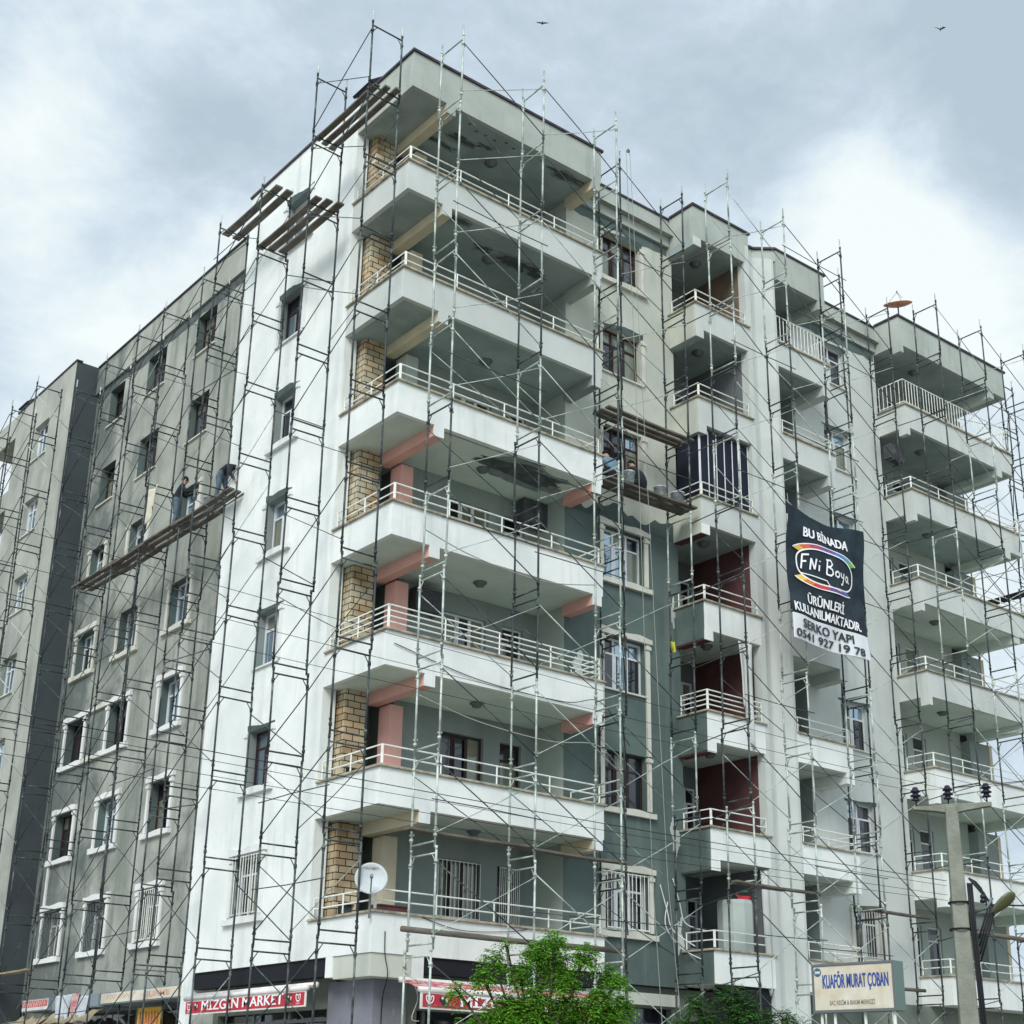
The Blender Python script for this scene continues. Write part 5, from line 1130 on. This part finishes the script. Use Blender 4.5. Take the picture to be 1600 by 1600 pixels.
# ------------------------------------------------------------------ trees
def leafy(label, base, lumps, mt, density, lsize, seed, crown_c, trunk_r=.11, droop=.5):
    rg = random.Random(seed); root = empty('tree', base); tag(root, label, 'tree', 'street trees'); B0 = Vector(base)
    m = MB(); tips = []
    top = Vector(crown_c)-B0; fork = Vector((top.x*.3, top.y*.3, top.z*.55))
    m.tube([(0, 0, 0), fork*.5+Vector((.05, 0, 0)), fork], [trunk_r, trunk_r*.8, trunk_r*.65], 10)
    for c_, r_ in lumps:
        q = Vector(c_)-B0; mid = fork.lerp(q, .5)+Vector((rg.uniform(-.1, .1), rg.uniform(-.1, .1), -.05)); m.tube([fork, mid, q], [trunk_r*.5, trunk_r*.3, .012], 7)
        for i in range(7):
            t = q+Vector((rg.gauss(0, 1), rg.gauss(0, 1), rg.gauss(.2, 1))).normalized()*r_*.8; m.tube([mid.lerp(q, .6), q.lerp(t, .5), t], [.014, .009, .004], 5)
    m.build('trunk', M_bark, root, smooth=True)
    m = MB()
    for c_, r_ in lumps:
        q = Vector(c_)-B0; n_ = int(min(density*r_*r_*r_*10+density*r_*r_*6, 1300))
        for i in range(n_):
            d = Vector((rg.gauss(0, 1), rg.gauss(0, 1), rg.gauss(0, 1))).normalized(); rad = r_*.85*(rg.random()**.5)*(1+.35*noise.noise(d*2.3+q)); s = q+d*rad
            out = (d+Vector((0, 0, .1))+Vector((rg.gauss(0, .4), rg.gauss(0, .4), rg.gauss(0, .2)))).normalized()
            ln = lsize*rg.uniform(2.2, 3.6); k = rg.randint(4, 6)
            side = out.cross(Vector((0, 0, 1))).normalized()
            for j in range(1, k+1):
                t = j/k; p = s+out*ln*t+Vector((0, 0, -droop*ln*t*t))
                for sg_ in (-1, 1):
                    ld = (out*.45+side*sg_+Vector((0, 0, -.35-.3*rg.random()))).normalized(); L_ = lsize*rg.uniform(.8, 1.2)*(1-.25*t); wv = ld.cross(Vector((rg.gauss(0, .4), rg.gauss(0, .4), 1))).normalized()*L_*.2
                    m.add([p, p+ld*L_*.5+wv, p+ld*L_, p+ld*L_*.5-wv], [(0, 1, 2, 3)])
    m.build('crown', mt, root, recalc=False)
def tp(px, py, bx, by, bz, rx, ry, s, p0=(845, 1540)): dx = (px-p0[0])/s; dz = (p0[1]-py)/s; return (bx+.78*dx, by-.62*dx, bz+dz)
lum = [(tp(px, py, .43, -4.77, -1.63, 0, 0, 82), r_) for px, py, r_ in ((868, 1478, .13), (846, 1492, .16), (885, 1496, .14), (866, 1508, .18), (786, 1484, .06), (790, 1504, .11), (810, 1522, .13), (748, 1532, .11), (738, 1550, .08), (778, 1568, .14), (806, 1580, .18), (850, 1556, .18), (936, 1522, .10), (956, 1534, .10), (962, 1566, .13), (918, 1562, .18), (884, 1572, .24), (832, 1585, .28), (768, 1595, .24), (940, 1588, .26), (870, 1535, .14), (860, 1640, .7), (790, 1650, .5), (940, 1660, .6), (715, 1600, .06))]
lum = [((c_[0]+random.uniform(-.35, .35)*.6, c_[1]+random.uniform(-.35, .35)*.7, c_[2]), r_) for c_, r_ in lum if c_[2] < -1.2 or r_ < .3]
leafy('bright green feathery street tree in front of the right market awning', (.5, -4.9, GROUND), lum, M_leaf, 1000, .078, 5, (.45, -4.8, -2.3))
lum = [(tp(px, py, 5.94, -4.52, -1.65, 0, 0, 72, (1165, 1570)), r_) for px, py, r_ in ((1095, 1572, .16), (1112, 1592, .16), (1138, 1560, .14), (1150, 1548, .06), (1160, 1578, .28), (1185, 1552, .04), (1195, 1590, .14), (1222, 1588, .12), (1240, 1600, .15), (1130, 1630, .5), (1200, 1640, .5), (1075, 1598, .14))]
leafy('dark green small street tree left of the hairdresser sign', (6.0, -4.7, GROUND), lum, M_leafd, 650, .07, 8, (5.95, -4.6, -2.4), droop=.25)
lum = [((31+random.uniform(-1, 1), 2+random.uniform(-1, 1), -.9+i*.45), .9-.12*i) for i in range(5)]
# far tall tree beyond the right corner
leafy('slim dark tree beyond the right end of the building', (55, 18, GROUND), [((55+.2*math.sin(i*2), 18, -1.5+i*.7), 1.0-.13*i) for i in range(6)], M_leafd, 26, .3, 9, (55, 18, -1), droop=.1)
# ------------------------------------------------------------------ stall roof with tarps at the lower right
st = empty('market_stall_roof', (14.5, -4.2, GROUND)); tag(st, 'low dark stall roof with boards and tarps behind the concrete pole', 'stall')
def sq(px, py): # offsets in the plane of the roof edge
    dx = (px-1500)/62.; return Vector((.78*dx, -.62*dx, (1570-py)/62.-2.05-GROUND))
m = MB()
for (a, b, w_) in ((sq(1395, 1582), sq(1600, 1592), .10), (sq(1410, 1566), sq(1640, 1574), .05)): m.prism([a, b, b+Vector((0, 0, w_)), a+Vector((0, 0, w_))], (.9, 1.1, .05))
m.build('roof', M_navy, st)
m = MB(); 
for u in (1400, 1480, 1560, 1640): q = sq(u, 1580); m.tube([(q.x+.2, q.y+.25, 0), (q.x+.2, q.y+.25, q.z)], .04, 7)
m.build('post', M_grey, st)
m = MB(); a = sq(1412, 1560); b = sq(1500, 1566); m.prism([a, b, b+Vector((0, 0, .05)), a+Vector((0, 0, .05))], (.25, .3, 0)); a = sq(1540, 1566); b = sq(1610, 1572); m.prism([a, b, b+Vector((0, 0, .05)), a+Vector((0, 0, .05))], (.25, .3, 0)); m.build('board', M_dusty, st)
m = MB()
for a, b in ((sq(1470, 1569), sq(1502, 1576)), (sq(1525, 1584), sq(1575, 1606)), (sq(1528, 1592), sq(1560, 1606))): m.prism([a-Vector((.1, .12, 0)), b-Vector((.1, .12, 0)), b+Vector((-.1, -.12, .06)), a+Vector((-.1, -.12, .06))], (.06, .08, 0))
m.build('orange_beam', M_orangew, st)
cloth('white_tarp', tuple(sq(1434, 1566)+Vector((14.4, -4.3, GROUND))), .5, .42, M_curt, 'crumpled white plastic sheet hanging from the stall roof', 'tarp', ax='y', ph=2)
m = MB(); n_ = 18; P = []
for i in range(n_+1):
    q = sq(1445+60*i/n_, 1592)
    for j in range(4): P.append((q.x+.12*j, q.y+.15*j-.1, q.z+.05+.05*math.sin(i*1.1+j)+(.05 if j in (1, 2) else 0)))
m.add(P, [(i*4+j, i*4+j+1, (i+1)*4+j+1, (i+1)*4+j) for i in range(n_) for j in range(3)]); o = m.build('tarp', M_banw, st, smooth=True); sl = o.modifiers.new('s', 'SOLIDIFY'); sl.thickness = .015
m = MB(); m.lathe([(0, .22), (.18, .19), (.30, .08), (.34, 0)], tuple(sq(1585, 1590)), 14); m.build('covered_heap', M_green, st, smooth=True)

# ------------------------------------------------------------------ cables and clutter on the balconies
def cable(pts_, label, r=.012, mt=None, grp='loose cables on the facade'):
    a = Vector(pts_[0]); P = []
    V_ = [Vector(v_) for v_ in pts_]
    for i in range(len(V_)-1):
        for j in range(8):
            t = j/8; p0 = V_[max(i-1, 0)]; p1, p2 = V_[i], V_[i+1]; p3 = V_[min(i+2, len(V_)-1)]
            P.append(.5*((2*p1)+(-p0+p2)*t+(2*p0-5*p1+4*p2-p3)*t*t+(-p0+3*p1-3*p2+p3)*t**3)-a)
    P.append(V_[-1]-a); m = MB(); m.tube(P, r, 6); tag(m.build('cable', mt or M_black, smooth=True, loc=a), label, 'cable', grp)
cable([(.6, -.45, 4.55), (2.2, -.45, 4.25), (4.2, -.45, 4.15), (5.65, -.45, 4.3), (7.2, .5, 4.2)], 'sagging cable in front of the balcony with pink column, second from below', .013, M_rope)
cable([(.6, -.43, 8.35), (2.0, -.43, 8.05), (4.0, -.43, 7.95), (5.65, -.43, 8.25)], 'sagging cable under the ceiling of the balcony with four white rails', .012, M_rope)
cable([(.2, -.03, 5.72), (2.5, -.03, 5.35), (5.0, -.03, 5.30), (6.2, -.03, 5.5), (8, .9, 4.9)], 'thin dark cable sagging across the front of the four rail balcony', .010)
cable([(1.2, -.02, .0), (2.2, -.03, -.18), (3.5, -.03, -.1), (4.1, -.03, .02)], 'thin dark cable sagging below the lowest railing', .008)
cable([(.3, -.02, -.35), (.32, -.02, -.8), (.42, -.0, -1.2), (.62, .44, -1.6), (.60, .44, -2.2)], 'thin black cable running down the corner column', .010)
cable([(1.18, .2, -1.25), (1.25, .1, -1.6), (1.12, .1, -2.0), (1.3, .1, -2.05)], 'loose white wire end hanging beside the corner column', .010, M_awn)
for i, (x, z, s_) in enumerate(((9.2, 1.0, 1), (9.45, .6, -1), (9.65, 1.2, 1))):
    cable([(x, 1.12, z+.6), (x+.15*s_, 1.05, z), (x+.25, .95, z-.5), (x+.55, .5, z-.9+.1*i)], ['leftmost', 'middle', 'rightmost'][i]+' pale conduit curling off the green wall by the lowest middle balcony', .016, M_awn)
m = MB(); m.box(0, .7, 0, .35, 0, .34); m.box(-.02, .72, -.02, .37, .342, .37); tag(m.build('low_cabinet', M_maroon, loc=(.75, .9, -.05)), 'low dark red cabinet behind the lowest corner railing', 'cabinet')
for i, (a, b, w_, h_, nm) in enumerate(((6.55, 6.75, .35, .5, 'low white filler smear left of the lower recess windows'), (6.6, 6.0, .25, .45, 'white filler smear left of the window with long side mouldings'), (9.85, 2.9, .3, .8, 'tall white filler smear beside the maroon balcony'), (9.88, .4, .25, .9, 'white filler smear beside the lowest middle balcony'), (9.88, 8.9, .22, .7, 'white filler smear under the blinds balcony'))):
    m = MB(); m.prism([(x, Y1-.001, z) for x, z in blobpoly(a, b if i else 6.75, w_*.5, h_*.5, seed=i*2.3, amp=.7)], (0, -.006, 0)); tag(m.build('filler_patch', M_white2), nm, 'plaster patch', 'filler patches on the green wall')
def chair(loc, rz, label):
    root = empty('chair', loc); tag(root, label, 'chair', 'chairs on the balconies'); root.rotation_euler = (0, 0, rz)
    m = MB(); m.box(-.22, .22, -.22, .22, .43, .46); m.build('seat', M_grey, root)
    for x, y in ((-.2, -.2), (.2, -.2), (.2, .2), (-.2, .2)): m = MB(); m.tube([(x, y, 0), (x*.9, y*.9, .43)], .014, 6); m.build('leg', M_grey, root)
    m = MB(); m.tube([(-.2, .21, .46), (-.2, .27, .9), (-.1, .28, 1.0), (.1, .28, 1.0), (.2, .27, .9), (.2, .21, .46)], .014, 6); m.tube([(-.2, .25, .75), (.2, .25, .75)], .012, 6); m.build('backrest', M_grey, root)
for x, k, lb in ((2.1, 4, 'grey metal chair behind the railing below the blackened ceiling patch'), (2.9, 2, 'grey metal chair on the balcony with four white rails'), (11.6, 1, 'grey metal chair on the lower maroon balcony'), (21.2, 3, 'grey metal chair on a right corner balcony')): chair((x, .75, 3*k-.62), R(20), lb)
